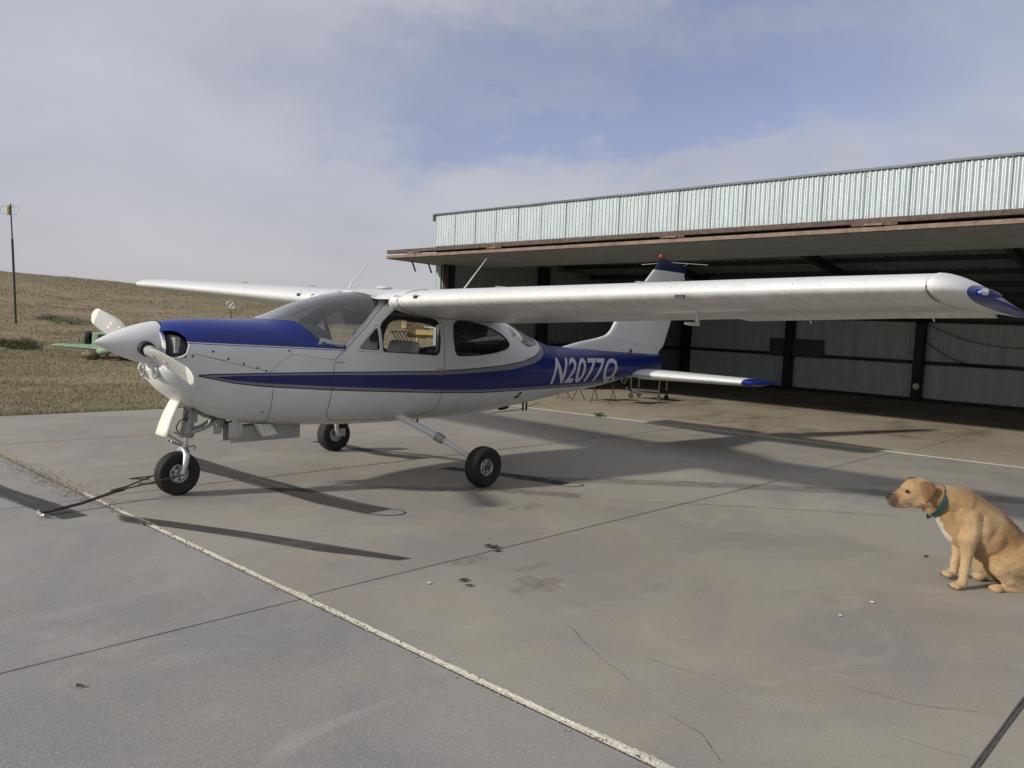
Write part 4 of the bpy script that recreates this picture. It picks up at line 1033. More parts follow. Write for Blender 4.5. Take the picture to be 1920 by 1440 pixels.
# ---------------------------------------------------------------- tail
def slab_foil(secs, n=12, u0=0., u1=1.):
    """secs: list of (p_le, p_te, thickness dir, t/c)"""
    V = []; F = []
    for le, te, td, tc in secs:
        le = Vector(le); te = Vector(te); td = Vector(td); c_ = (te-le).length
        up_, lo_ = naca(tc, n, 0., .4, u1, u0)
        for u, v in list(reversed(up_))+(lo_[1:] if u0 == 0 else lo_): V.append(le.lerp(te, u)+td*(v*c_))
    k = len(V)//len(secs)
    for i in range(len(secs)-1):
        for j in range(k): F.append((i*k+j, i*k+(j+1) % k, (i+1)*k+(j+1) % k, (i+1)*k+j))
    F += [tuple(range(k-1, -1, -1)), tuple((len(secs)-1)*k+j for j in range(k))]
    return B().add(V, F)
Y = (0, 1, 0)
def lerp2(a, b, t): return tuple(a[i]*(1-t)+b[i]*t for i in range(len(a)))
# fin: swept, with a long dorsal strake
fin = slab_foil([((5.55, 0, 1.275), (7.70, 0, 1.10), Y, .03), ((5.9, 0, 1.345), (7.80, 0, 1.22), Y, .045), ((6.30, 0, 1.405), (7.88, 0, 1.32), Y, .06), ((6.50, 0, 1.450), (7.95, 0, 1.42), Y, .075)])
fin.build('dorsal_fin', mat['white'], PL, smooth=True)
FS = [((6.42, 0, 1.43), (7.80, 0, 1.245), Y, .07), ((6.46, 0, 1.44), (7.90, 0, 1.30), Y, .075), ((6.52, 0, 1.46), (7.96, 0, 1.40), Y, .08), ((6.60, 0, 1.52), (8.00, 0, 1.50), Y, .085), ((6.69, 0, 1.64), (8.06, 0, 1.62), Y, .09), ((7.555, 0, 2.405), (8.40, 0, 2.41), Y, .085)]
slab_foil(FS, 14, 0., .70).build('fin', mat['white'], PL, smooth=True)
slab_foil(FS, 8, .706, 1.).build('rudder', mat['white'], PL, smooth=True)
slab_foil([((7.55, 0, 2.405), (8.405, 0, 2.405), Y, .075), ((7.60, 0, 2.46), (8.43, 0, 2.45), Y, .075), ((7.68, 0, 2.57), (8.44, 0, 2.50), Y, .06), ((7.72, 0, 2.60), (8.42, 0, 2.53), Y, .02)]).build('fin_cap', simple('shaded_blue', (.008, .016, .055), .45, 0, .15, 6), PL, smooth=True)  # cap's blue darkened and dulled, its shade put into the colour
b = B().lathe([(.022, 0), (.025, .02), (.022, .036), (.012, .05), (0, .055)], (7.72, 0, 2.585), (0, 0, 1), 16); b.build('beacon', mat['red'], PL, smooth=True)
b = B().tube([(7.95, 0, 2.54), (7.80, .38, 2.50)], .0025, 5); b.tube([(7.95, 0, 2.54), (8.25, -.46, 2.52)], .0025, 5); b.build('whisker_antenna', mat['white'], PL)
B().tube([(8.36, 0, 2.52), (8.47, 0, 2.56)], .006, 5).build('static_wick', mat['gray_metal'], PL)
B().tube([(8.36, 0, 2.40), (8.40, 0, 2.30)], .007, 5).build('tail_light', mat['gray_metal'], PL)
# gap line around the fin root and mid fin seam
B().box(6.78, -.0, 1.24, 6.82, -.0, 1.24)
fb = [(5.30, 1.292), (5.43, 1.282), (5.98, 1.242), (6.56, 1.206), (7.22, 1.180), (7.66, 1.178), (7.76, 1.20)]
Q = []
for x, z_ in fb: Q.append(Vector((x, -max(.012, WW(x)*.36 if x < 7.3 else .04), z_)))
B().tube([Vector((x, -min(.055, .02+.03*(x-5.3))-.004, z_)) for x, z_ in fb], .004, 5).build('fin_fillet_line', mat['gray_metal'], PL)
B().box(7.02, -.062, 1.215, 7.05, -.05, 1.265).build('fin_access_plate', mat['seam'], PL)
# stabilator
Z = (0, 0, 1)
for side in (-1, 1):
    S = slab_foil([((7.10, side*.07, .925), (7.9, side*.07, .925), Z, .11), ((7.02, side*.10, .925), (8.0, side*.10, .925), Z, .13), ((7.00, side*.18, .925), (8.02, side*.18, .925), Z, .145), ((7.10, side*1.70, .935), (7.90, side*1.70, .93), Z, .125)]).build('stabilator', mat['wing'], PL, smooth=True)
    slab_foil([((7.10, side*1.702, .935), (7.90, side*1.702, .93), Z, .125), ((7.12, side*1.78, .930), (7.93, side*1.79, .925), Z, .11), ((7.22, side*1.83, .925), (7.95, side*1.85, .92), Z, .05)]).build('stabilator_tip', mat['blue'], S, smooth=True)
V = []
mk('tail_bulkhead', [skin(7.849, 2*PI*j/32) for j in range(32)], [tuple(range(32))], mat['blue'], PL)
# tail cone cap closing the fuselage end, lower tail fairing
b = B().lathe([(.0, .30), (.02, .22), (.05, .1), (.075, 0)], (6.95, 0, .90), (1, 0, .10), 16); b.build('tail_cone', mat['white'], PL, smooth=True)
b = B().tube([(6.9, 0, .87), (6.93, 0, .80), (7.0, 0, .79), (7.05, 0, .86)], .008, 6); b.build('tail_tie_down', mat['gray_metal'], PL)

# ---------------------------------------------------------------- propeller and spinner
HUB = Vector((.335, 0, 1.255))
M = paint('spinner_paint', .2); mat['spin'] = M.m
prof = [(0, .0)]
for i in range(1, 17):
    u = i/16; prof.append((.181*(.5*u+.5*math.sin(PI*u/2))**.86, .462*u))
SP = B().lathe(prof+[(.175, .466), (.0, .466)], (0, 0, 1.26), (1, 0, -.01), 48).build('spinner', mat['spin'], PL, smooth=True)
B().lathe([(.186, .462), (.186, .474), (0, .474)], (0, 0, 1.26), (1, 0, -.01), 40).build('spinner_backplate', mat['trim'], PL, smooth=True)
M = MT('blade_paint'); n_ = M.noise(20, 5, (1, 1, 1), .7); M.set(col=M.mix(M.ramp(n_, .3, .7), (.30, .31, .30), (.37, .375, .36)), rough=.45, metal=.1); mat['bladep'] = M.m
mat['tipwhite'] = simple('blade_tip_paint', (.62, .62, .56), .5, 0, .08, 20)
PA = math.radians(-12.2)   # near blade points to -y and down a little
for side in (1, -1):
    d = Vector((0, -math.cos(PA), math.sin(PA)))*side          # along blade
    chd_dir0 = Vector((0, 0, 1)).cross(Vector((1, 0, 0)))
    e = Vector((1, 0, 0)); tperp = d.cross(e).normalized()
    def blade(r0, r1, n, m, name, par):
        V = []; F = []
        for i in range(n+1):
            r = r0+(r1-r0)*i/n; q = r/.985
            # planform
            if q < .22: cw = .07; tk = .07
            else:
                g = (q-.22)/.78; cw = .072+.098*math.sin(min(1, g*2.3)*PI/2)-.040*g**2.2; tk = .07*(1-g)**3+.016*(1-g)+.006
            if q > .90: cw *= math.sqrt(max(.02, 1-((q-.90)/.1005)**2))
            if q > .985: tk *= .6
            ang = math.radians(50-36*min(1, max(0, (q-.1)/.9))**.8)   # pitch of the blade, from the disc plane
            cd = tperp*math.cos(ang)+e*math.sin(ang)*(1 if side > 0 else 1); cd = (tperp*math.cos(ang)-e*math.sin(ang)); nd = d.cross(cd).normalized()
            for j in range(14):
                t = 2*PI*j/14; V.append(HUB+d*r+cd*(math.cos(t)*cw/2)+nd*(math.sin(t)*tk/2))
        k = 14
        for i in range(n):
            for j in range(k): F.append((i*k+j, i*k+(j+1) % k, (i+1)*k+(j+1) % k, (i+1)*k+j))
        F += [tuple(range(k-1, -1, -1)), tuple(n*k+j for j in range(k))]
        return B().add(V, F).build(name, m, par, smooth=True), cd, nd
    P_, _, _ = blade(.10, .875, 26, mat['bladep'], 'propeller_blade', PL)
    _, _, _ = blade(.8755, .985, 12, mat['tipwhite'], 'blade_tip', P_)
    # root boot hole
    ang0 = 0
    B().tube([HUB+d*.125, HUB+d*.186], [.058, .058], 24).build('blade_cuff', mat['dark'], PL, smooth=True)
    # red and white decals on the front face
    for r, sz_ in ((.36, (.055, .035)), (.545, (.05, .05))):
        q = r/.985; ang = math.radians(50-36*min(1, max(0, (q-.1)/.9))**.8); cd = (tperp*math.cos(ang)-e*math.sin(ang)); nd = d.cross(cd).normalized()
        g = (q-.22)/.78; tk = .07*(1-g)**3+.016*(1-g)+.006
        if nd.dot(Vector((-1, -.6, 0))) < 0: nd = -nd
        c0 = HUB+d*r+nd*(tk/2+.002)
        def quad(cc, a_, b_, off, m, name, par):
            return mk(name, [cc+d*(i*a_/2)+cd*(j*b_/2)+nd*off for i, j in ((-1, -1), (1, -1), (1, 1), (-1, 1))], [(0, 1, 2, 3)], m, par)
        D = quad(c0, sz_[1], sz_[0], .0015, mat['decal_white'], 'blade_decal', P_)
        for k in range(5): quad(c0+d*((k-2)*sz_[1]*.17), sz_[1]*.07, sz_[0]*.72, .0022, mat['decal_red'], 'decal_line', P_)
# ---------------------------------------------------------------- landing gear
def wheel(name, c, ax, R, wd, rr, parent, outside=1):
    """tyre + rim; ax = axle direction; outside = which side shows the hub"""
    h = wd/2
    T = B().lathe([(rr, -h*.62), (rr+.012, -h*.75), (R*.72+rr*.2, -h*.98), (R*.86, -h*.98), (R*.94, -h*.86), (R*.985, -h*.6), (R*.985, -h*.52), (R*.975, -h*.50), (R*.975, -h*.44), (R, -h*.40), (R, -h*.10), (R*.985, -h*.07), (R*.985, h*.07), (R, h*.10), (R, h*.40), (R*.975, h*.44), (R*.975, h*.5), (R*.985, h*.52), (R*.985, h*.6), (R*.94, h*.86), (R*.86, h*.98), (R*.72+rr*.2, h*.98), (rr+.012, h*.75), (rr, h*.62)], c, ax, 48)
    # slight flat spot where it carries the load
    for i, v in enumerate(T.V):
        if v[2] < .006: T.V[i] = (v[0]+(v[0]-c[0])*0, v[1], .003)
    T = T.build('tyre', mat['black_rubber'], parent, smooth=True)
    s = outside
    B().lathe([(rr+.004, s*h*.60), (rr-.004, s*h*.70), (rr-.012, s*h*.60), (rr*.80, s*h*.30), (rr*.50, s*h*.26), (rr*.46, s*h*.55), (rr*.30, s*h*.62), (0, s*h*.62)], c, ax, 36).build('rim', mat['alu'], parent, smooth=True)
    B().lathe([(rr+.004, -s*h*.60), (rr-.010, -s*h*.62), (rr*.8, -s*h*.3), (0, -s*h*.28)], c, ax, 36).build('rim', mat['alu'], parent, smooth=True)
    a = Vector(ax).normalized(); u = a.cross(Vector((0, 0, 1))).normalized(); v = a.cross(u); hb = B()
    for k in range(6):
        t = 2*PI*k/6+.3; p = Vector(c)+(u*math.cos(t)+v*math.sin(t))*rr*.66
        hb.lathe([(0, s*h*.30), (rr*.13, s*h*.30), (rr*.13, s*h*.33), (0, s*h*.335)], p, a, 12)
    hb.build('hub_hole', mat['dark'], parent)
    return T
G = mk('nose_gear', [(0, 0, 0)], [], mat['gray_metal'], PL)
b = B()
b.tube([(.775, 0, .80), (.755, 0, .62), (.748, 0, .54), (.742, 0, .50)], [.050, .047, .052, .060], 14)
b.beam((.80, 0, .80), (.775, 0, .60), .09, .07, (1, 0, 0)); b.tube([(.742, 0, .505), (.738, 0, .475)], [.066, .052], 16)
COLN = b.build('strut_housing', mat['gray_metal'], PL, smooth=True)
B().tube([(.74, 0, .50), (.725, 0, .395)], .024, 14).build('strut_piston', mat['chrome'], PL, smooth=True)
b = B(); b.tube([(.728, 0, .415), (.722, 0, .355)], .034, 14)
for s in (1, -1):
    b.tube([(.722, s*.0, .37), (.718, s*.045, .365), (.712, s*.078, .335), (.700, s*.085, .28), (.685, s*.085, .22), (.67, s*.085, .18)], [.034, .030, .029, .027, .024, .025], 10)
    b.tube([(.67, s*.06, .18), (.67, s*.10, .18)], .026, 12)
b.build('nose_fork', mat['alu'], PL, smooth=True)
b = B(); b.tube([(.60, -.03, .455), (.66, -.02, .425), (.70, 0, .41)], .010, 6); b.tube([(.60, .03, .455), (.66, .02, .425), (.70, 0, .41)], .010, 6)
b.tube([(.76, -.02, .395), (.80, -.02, .405), (.81, -.02, .385), (.80, -.02, .365)], .008, 6); b.tube([(.62, -.05, .53), (.69, -.05, .50)], .010, 6)
b.build('torque_link', mat['gray_metal'], PL, smooth=True)
b = B()
for s in (1, -1):
    b.tube([(.755, s*.05, .52), (.90, s*.055, .56), (1.02, s*.06, .635)], [.018, .016, .020], 8)
    b.tube([(.80, s*.03, .70), (.93, s*.035, .635)], .014, 8)
b.tube([(1.0, -.08, .60), (1.0, .08, .60)], .026, 10); b.lathe([(0, 0), (.03, .0), (.03, .05), (0, .05)], (1.02, -.06, .575), (0, 1, 0), 10)
b.tube([(.95, .02, .60), (1.06, .02, .56), (1.16, .02, .57)], [.02, .026, .02], 8)
b.build('drag_brace', mat['gray_metal'], PL, smooth=True)
b = B(); b.tube([(.735, -.05, .64), (.66, -.06, .63), (.625, -.06, .575), (.65, -.05, .52), (.72, -.04, .50)], .005, 6); b.tube([(.735, -.05, .70), (.70, -.06, .66), (.715, -.055, .61)], .005, 6)
b.build('brake_hose', mat['dark'], PL, smooth=True)
wheel('nose', (.67, 0, .18), (0, 1, 0), .182, .118, .078, PL, -1)
b = B()
for t in range(6): pass
b.lathe([(0, -.075), (.016, -.07), (.022, -.055), (.022, -.05)], (.67, 0, .18), (0, 1, 0), 12); b.build('axle_nut', mat['seam'], PL)
# nose gear doors
mat['doorgray'] = simple('gear_door_grey', (.36, .37, .37), .55, 0, .15, 8)
V = []; F = []
for i in range(7):
    u = i/6; x = .63-.115*u-.012*math.sin(u*PI); z_ = .795-.29*u
    for j in range(5):
        a = -1+j/2; V.append((x+.012*a*a, a*(.092+.014*u), z_)); 
for i in range(6):
    for j in range(4): q = i*5+j; F.append((q, q+1, q+6, q+5))
nd_ = mk('nose_gear_door', V, F, simple('door_white', (.74, .72, .62), .45, 0, .14, 14), PL, True)
md = nd_.modifiers.new('s', 'SOLIDIFY'); md.thickness = .010
B().beam((.545, -.02, .53), (.70, -.02, .43), .012, .016).build('door_link', mat['gray_metal'], PL)
for s in (1, -1):
    B().box(1.07, (-.13 if s < 0 else .02)-.004, .418, 1.745, (-.13 if s < 0 else .02)+.004, .555).build('gear_side_door', mat['doorgray'], PL, bevel=.002)
    B().box(1.045, s*.140-.004, .46, 1.17, s*.140+.004, .60).build('gear_side_door', mat['alu'], PL, bevel=.002)
B().beam((1.27, -.19, .58), (1.33, -.19, .475), .006, .085, (0, 1, 0)).build('cowl_flap_link', mat['tipwhite'], PL)
V = [(1.24, -.24, .585), (1.38, -.24, .575), (1.44, -.26, .49), (1.30, -.26, .47)]; cf = mk('cowl_flap', V, [(0, 1, 2, 3)], mat['tipwhite'], PL); md = cf.modifiers.new('s', 'SOLIDIFY'); md.thickness = .006
# main gear
for s in (-1, 1):
    LG = B().tube([(2.58, s*.30, .66), (2.66, s*.52, .58), (2.83, s*.84, .425)], [.036, .034, .032], 12).build('main_leg', mat['white'], PL, smooth=True)
    B().tube([(2.81, s*.80, .445), (2.845, s*.87, .412)], [.046, .043], 14).build('leg_collar', mat['gray_metal'], LG, smooth=True)
    B().tube([(2.835, s*.85, .42), (2.95, s*1.02, .31), (3.02, s*1.10, .24), (3.05, s*1.13, .195)], [.027, .024, .024, .028], 12).build('leg_tube', mat['white'], LG, smooth=True)
    B().lathe([(0, 0), (.03, .0), (.03, .05), (.02, .05), (.02, .08), (0, .08)], (3.05, s*1.125, .195), (0, s, 0), 12).build('axle', mat['gray_metal'], LG, smooth=True)
    B().box(3.07, s*1.13-.02, .17, 3.14, s*1.13+.02, .26).build('brake_caliper', mat['alu'], LG, bevel=.006)
    c = (3.05, s*1.215, .190)
    wheel('main', c, (0, 1, -.04*s), .191, .150, .080, PL, s)
    B().lathe([(.030, s*.045), (.030, s*.062), (.012, s*.066), (0, s*.066)], c, (0, 1, 0), 16).build('dust_cap', mat['seam'], PL, smooth=True)
bpy.data.objects.remove(G)

# ---------------------------------------------------------------- cabin
B().box(1.65, -.40, .72, 3.9, .40, .75).build('cabin_floor', mat['lining'], PL)
V = []; F = []
for i, x in enumerate((1.40, 1.50, 1.62, 1.74, 1.82, 1.86)):
    for j in range(13):
        a = -1+j/6; hw = WW(x)-.045; hw = min(hw, .50); z_ = (1.455 if i < 5 else 1.43)-.17*abs(a)**4-(.0 if i < 5 else .0); z_ = min(z_, 1.47 if x > 1.5 else ZT(x)-.03)
        V.append((x, a*hw, z_))
for i in range(5):
    for j in range(12): q = i*13+j; F.append((q, q+1, q+14, q+13))
mk('glare_shield', V, F, mat['dash'], PL, True)
b = B(); V = []
for x in (1.60, 1.84):
    for j in range(13):
        a = -1+j/6; V.append((x, a*.49, 1.43-.16*abs(a)**4))
    for j in range(13): a = 1-j/6; V.append((x, a*.49, 1.02))
F = [tuple(range(25, -1, -1)), tuple(26+j for j in range(26))]+[(j, (j+1) % 26, 26+(j+1) % 26, 26+j) for j in range(26)]
b.add(V, F); b.build('instrument_panel', mat['lining'], PL)
for y in (-.27, .27):
    b = B().tube([(1.84, y, 1.17), (2.02, y, 1.17)], .012, 8); b.tube([(2.02, y-.13, 1.24), (2.03, y-.12, 1.15), (2.03, y, 1.13), (2.03, y+.12, 1.15), (2.02, y+.13, 1.24)], .014, 8); b.build('control_yoke', mat['trim'], PL, smooth=True)
def seat(x, y, w_, zt_, m, name):
    b = B(); b.beam((x+.03, y, .86), (x+.20, y, zt_), .10, w_, (0, 1, 0))
    o = b.build(name, m, PL, bevel=.03, smooth=True); B().box(x-.42, y-w_/2, .80, x+.06, y+w_/2, .93).build('seat_cushion', m, o, bevel=.03)
    return o
seat(2.56, .24, .42, 1.40, mat['seat'], 'front_seat'); seat(2.66, -.24, .42, 1.32, mat['seat'], 'front_seat')
seat(3.55, 0, .86, 1.20, mat['seat_dark'], 'rear_seat')
b = B().tube([(2.36, .46, 1.62), (2.42, .46, 1.25)], .012, 6); b.tube([(2.30, .40, 1.62), (2.44, .38, 1.20)], .010, 6); b.build('shoulder_belt', mat['trim'], PL)
b = B().box(2.62, .0, 1.30, 2.70, .03, 1.62); b.build('ceiling_console', mat['lining'], PL)
B().box(2.36, -.56, 1.2, 3.02, -.50, 1.215).build('window_sill', mat['trim'], PL)
B().box(2.995, -.56, 1.22, 3.01, -.535, 1.5).build('door_post_trim', mat['seat'], PL)

# ================================================================== SMALL THINGS ON THE APRON
# placard in the windscreen corner
pc = empty('placard', (1.80, -.50, 1.27), 'small white picture card with teal print leaning in the windshield corner', 'card')
cm = Matrix.Rotation(math.radians(12), 3, 'X')
def cardpt(u, v, o): return (.27*(u-.5), -.012-o-.05*(v-.4), .085*v-.030-.045*(u-.5))
mk('card', [cardpt(0, 0, 0), cardpt(1, 0, 0), cardpt(1, 1, 0), cardpt(0, 1, 0)], [(0, 1, 2, 3)], mat['card'], pc)
for k, (u0, u1, v0, v1) in enumerate(((.08, .30, .30, .70), (.26, .46, .26, .62), (.42, .62, .24, .66), (.58, .74, .22, .56), (.70, .92, .22, .60))):
    P = [(u0, v0), ((u0+u1)/2, v0-.06), (u1, v0+.02), (u1-.02, v1-.08), ((u0+u1)/2+.02, v1), (u0+.01, v1-.1)]
    mk('picture', [cardpt(u, v, .002+.0005*k) for u, v in P], [tuple(range(6))], mat['teal'], pc)
# tow bar
tb = empty('tow_bar', (.67, 0, 0), 'rusty steel tow bar hooked to the nose wheel, its handle resting on the ground', 'tow bar')
mat['rust'] = simple('rusty_steel', (.085, .055, .045), .85, .2, .45, 25, .3)
o = Vector((.67, 0, 0)); J = Vector((.20, .02, .085))
b = B().tube([Vector((-.40, -.12, .012))-o, Vector((-.1, -.06, .035))-o, J-o], .012, 8); b.build('shaft', mat['rust'], tb, smooth=True)
b = B().tube([Vector((-.385, -.045, .014))-o, Vector((-.405, -.09, .012))-o, Vector((-.40, -.14, .012))-o, Vector((-.415, -.20, .012))-o, Vector((-.40, -.225, .022))-o], .010, 8); b.build('handle', mat['alu'], tb, smooth=True)
for s in (1, -1):
    B().tube([J-o+Vector((-.06, 0, -.008)), J-o+Vector((.05, s*.018, .012)), Vector((.50, s*.098, .155))-o, Vector((.67, s*.108, .182))-o], .007, 8).build('prong', mat['rust'], tb, smooth=True)
B().tube([J-o+Vector((-.05, 0, -.006)), J-o+Vector((.05, 0, .010))], .019, 8).build('socket', mat['rust'], tb, smooth=True)
# wheel chock / loose rod behind the nose wheel
ck = B(); c0 = Vector((.95, .75, .0)); ck.tube([(-.16, .10, .03), (-.30, .18, .035), (-.10, .22, .03)], .006, 6); ck.tube([(-.28, .04, .01), (-.05, .0, .01)], .007, 6)
o_ = ck.build('wire_stand', mat['rust']); o_.location = (.85, .48, 0); tag(o_, 'bent thin wire frame on the concrete behind the nose wheel', 'wire')
# weed growing in the joint
wd = B()
for k in range(46):
    a = random.uniform(0, 6.28); l = random.uniform(.06, .17); h = random.uniform(.02, .07); s = Vector((random.gauss(0, .03), random.gauss(0, .05), 0)); d = Vector((math.cos(a), math.sin(a), 0)); n_ = Vector((-d.y, d.x, 0))*.006
    wd.add([s-n_, s+n_, s+d*l*.6+Vector((0, 0, h))+n_, s+d*l*.6+Vector((0, 0, h))-n_, s+d*l+Vector((0, 0, h*.6))], [(0, 1, 2, 3), (3, 2, 4)])
ow = wd.build('weed', simple('weed_green', (.05, .085, .025), .8, 0, .3, 20)); ow.location = (9.06, 1.95, 0); tag(ow, 'small green weed growing in the joint before the hangar floor', 'weed')
# debris
mat['leaf'] = simple('dead_leaf', (.06, .04, .028), .9, 0, .3, 50); mat['paper'] = simple('paper_scrap', (.62, .60, .58), .8)
def scrap(x, y, s, m, name, lab, cat, z=0.):
    V = []; F = []; n = 5
    for i in range(n):
        for j in range(n):
            u = i/(n-1)-.5; v = j/(n-1)-.5; k = 1-.5*(abs(v)*2)**1.5
            V.append((u*s*1.6*k, v*s, .004+s*.35*abs(noise.noise(Vector((u*3+x*9, v*3+y*9, 2))))+s*.5*u*u))
    for i in range(n-1):
        for j in range(n-1): q = i*n+j; F.append((q, q+1, q+n+1, q+n))
    o = mk(name, V, F, m, smooth=True); o.location = (x, y, z); o.rotation_euler.z = random.uniform(0, 6); tag(o, lab, cat)
scrap(1.62, -2.74, .065, mat['leaf'], 'dead_leaf', 'curled dead leaf lying right on the fine joint ahead of the wheel', 'leaf')
scrap(1.585, -2.83, .04, mat['leaf'], 'dead_leaf', 'small dark leaf just right of the curled leaf on the joint', 'leaf')
scrap(.97, -3.15, .045, mat['leaf'], 'dead_leaf', 'dark leaf scrap lowest among the debris at the centre of the apron', 'leaf')
scrap(.93, -3.24, .03, mat['dirt_solid'] if 'dirt_solid' in mat else mat['leaf'], 'dead_leaf', 'tiny brown leaf beside the lowest leaf scrap', 'leaf')
scrap(2.57, -4.96, .022, mat['paper'], 'paper_scrap', 'tiny white paper scrap left of the dog', 'scrap')
scrap(2.19, -4.92, .018, mat['paper'], 'paper_scrap', 'tiny white paper scrap further from the dog, lower left', 'scrap')
scrap(3.97, -4.85, .03, mat['leaf'], 'dead_leaf', 'dark leaf speck on the concrete in front of the dog chest', 'leaf')
scrap(.77, -3.06, .02, mat['paper'], 'paper_scrap', 'tiny pale scrap left of the dark leaf debris', 'scrap')
scrap(-1.17, -3.14, .022, mat['leaf'], 'dead_leaf', 'lone dark leaf at the lower left of the apron', 'leaf', -.007)

# trolley in the hangar mouth
def frame_thing(name, loc, rz, lab, cat):
    return empty(name, loc, lab, cat, rz=rz)
tr = frame_thing('trolley', (13.0, 3.55, 0), .15, 'wheeled tubular trolley standing on the hangar floor below the tail', 'trolley')
mg = simple('grimy_tube', (.055, .052, .05), .6, .3, .3, 20)
b = B()
for x in (-.2, .2):
    for y in (-.34, .34): b.tube([(x, y, .12), (x, y, .62)], .018, 8)
    b.tube([(x, -.34, .62), (x, .34, .62)], .016, 8); b.tube([(x, -.34, .20), (x, .34, .20)], .018, 8); b.tube([(x, -.34, .14), (x, .34, .14)], .014, 8)
for y in (-.34, .34): b.tube([(-.2, y, .20), (.2, y, .20)], .016, 8); b.tube([(-.32, y, .55), (-.2, y, .50), (.2, y, .50)], .016, 8)
b.tube([(-.42, .34, .24), (-.2, .34, .17)], .018, 8)
b.build('frame', mg, tr, smooth=True)
for x in (-.2, .2):
    for y in (-.34, .34): B().lathe([(0, -.015), (.055, -.015), (.06, 0), (.055, .015), (0, .015)], (x, y, .06), (1, 0, 0), 16).build('wheel', mat['black_rubber'], tr, smooth=True)
B().box(-.2, -.3, .205, .2, .3, .225).build('shelf', mat['dark'], tr)
# folding tables / chairs legs behind the belly
for k, (x, y) in enumerate(((11.0, 4.15), (11.2, 3.45))):
    t = frame_thing('folding_chair', (x, y, 0), .3*k, ('folding chair with thin splayed legs just behind the belly, left one', 'folding chair with thin splayed legs just behind the belly, right one')[k], 'chair'); t['group'] = 'folding chairs in the hangar'
    b = B()
    for yy in (-.2, .2):
        b.tube([(-.22, yy, .01), (.10, yy, .45), (.16, yy, .66)], .010, 6); b.tube([(.22, yy, .01), (-.16, yy, .44)], .010, 6)
    b.tube([(-.22, -.2, .06), (-.22, .2, .06)], .009, 6); b.build('leg_frame', mat['rust'], t, smooth=True)
    B().box(-.19, -.2, .44, .17, .2, .46).build('seat', mat['dark'], t); B().box(.14, -.19, .50, .17, .19, .66).build('backrest', mat['dark'], t)

# ================================================================== FIELD
# wind sock pole (it leans a little)
wp = empty('windsock_pole', (9.98, 37.44, .42), 'tall thin pole with a tattered yellow windsock and wire hoops on the hill', 'windsock')
tp = Vector((-.05, .66, 5.60))
B().tube([(0, 0, -.3), tp*.35, tp*.72], .055, 8).build('pole', simple('brown_pole', (.05, .04, .036), .8), wp, smooth=True)
B().tube([tp*.72, tp*1.0, tp*1.02], .035, 8).build('pole_top', mat['trim'], wp, smooth=True)
vr = Vector((rt.x, rt.y, 0)); vf = Vector((fw.x, fw.y, 0)).normalized()
c0 = tp*.965
for dx in (-.30, .17):
    Q = [c0+vr*(dx+.21*math.cos(t))+Vector((0, 0, .21*math.sin(t)))+vf*.05*math.sin(t) for t in [2*PI*i/24 for i in range(26)]]
    B().tube(Q, .012, 6).build('hoop', mat['gray_metal'], wp, smooth=True)
    B().tube([c0+vr*dx-Vector((0, 0, .2)), c0+vr*dx+Vector((0, 0, .2))], .008, 5).build('hoop_spoke', mat['gray_metal'], wp)
V = []; F = []
for i in range(7):
    for j in range(10):
        a = 2*PI*j/10; u = i/6
        V.append(c0+Vector((0, 0, .22-.44*u+.02*math.sin(j*2)))+vr*(-.13+.11*math.cos(a)+.01*math.sin(i*2))+vf*(.1*math.sin(a)))
for i in range(6):
    for j in range(10): F.append((i*10+j, i*10+(j+1) % 10, (i+1)*10+(j+1) % 10, (i+1)*10+j))
mk('sock', V, F, simple('faded_yellow_cloth', (.55, .47, .27), .9, 0, .2, 6), wp, True)
# old spoked wheel on the hillside
P = CAM+rdir(433, 572)*50; P.z = H(P.x, P.y)
iw = empty('spoked_wheel', P, 'old round spoked wheel seen far up the hill below the far wing', 'wheel')
cw_ = Vector((0, 0, CAM.z+rdir(433, 572).z*50-P.z)); hh = cw_.z
Q = [cw_+vr*.24*math.cos(t)+Vector((0, 0, .24*math.sin(t))) for t in [2*PI*i/20 for i in range(22)]]
B().tube(Q, .035, 6).build('rim', mat['gray_metal'], iw, smooth=True)
b = B()
for k in range(4): a = k*PI/4; b.tube([cw_-vr*.23*math.cos(a)-Vector((0, 0, .23*math.sin(a))), cw_+vr*.23*math.cos(a)+Vector((0, 0, .23*math.sin(a)))], .014, 5)
b.build('spokes', mat['alu'], iw)
B().tube([(0, 0, -.2), cw_-Vector((0, 0, .2))], .03, 6).build('stand', mat['rust'], iw)
# bushes
def bush(name, x, y, rx, hz2, n, col, lab, leaf_=.10):
    o = empty(name, (x, y, H(x, y)), lab, 'bush'); V = []; F = []
    for k in range(n):
        a = random.uniform(0, 6.28); r = random.random()**.6; z_ = random.random()**.8
        p = Vector((math.cos(a)*rx*r, math.sin(a)*rx*r*.6, z_*hz2*(1-.6*r*r)*(1+.3*noise.noise(Vector((a*2, k*.01, 0))))))
        d = Vector((random.gauss(0, 1), random.gauss(0, 1), random.gauss(.4, 1))).normalized(); e = d.orthogonal().normalized(); s = leaf_*random.uniform(.5, 1.3); q = len(V)
        V += [p-e*s*.25, p+e*s*.25, p+d*s]; F.append((q, q+1, q+2))
    tag(mk('foliage', V, F, simple('bush_'+name+str(int(x)), col, .85, 0, .35, 2.5), o), kind='stuff')
    b = B()
    for k in range(7): a = random.uniform(0, 6.28); b.tube([(0, 0, -.05), (math.cos(a)*rx*.5, math.sin(a)*rx*.3, hz2*.6)], .015, 5)
    b.build('stem', mat['rust'], o)
def atg(px, D): # ground spot in the direction of a photo column, D metres along the view axis
    q = CAM+(fw+Rv*((px-960)/f_px))*D; return q.x, q.y
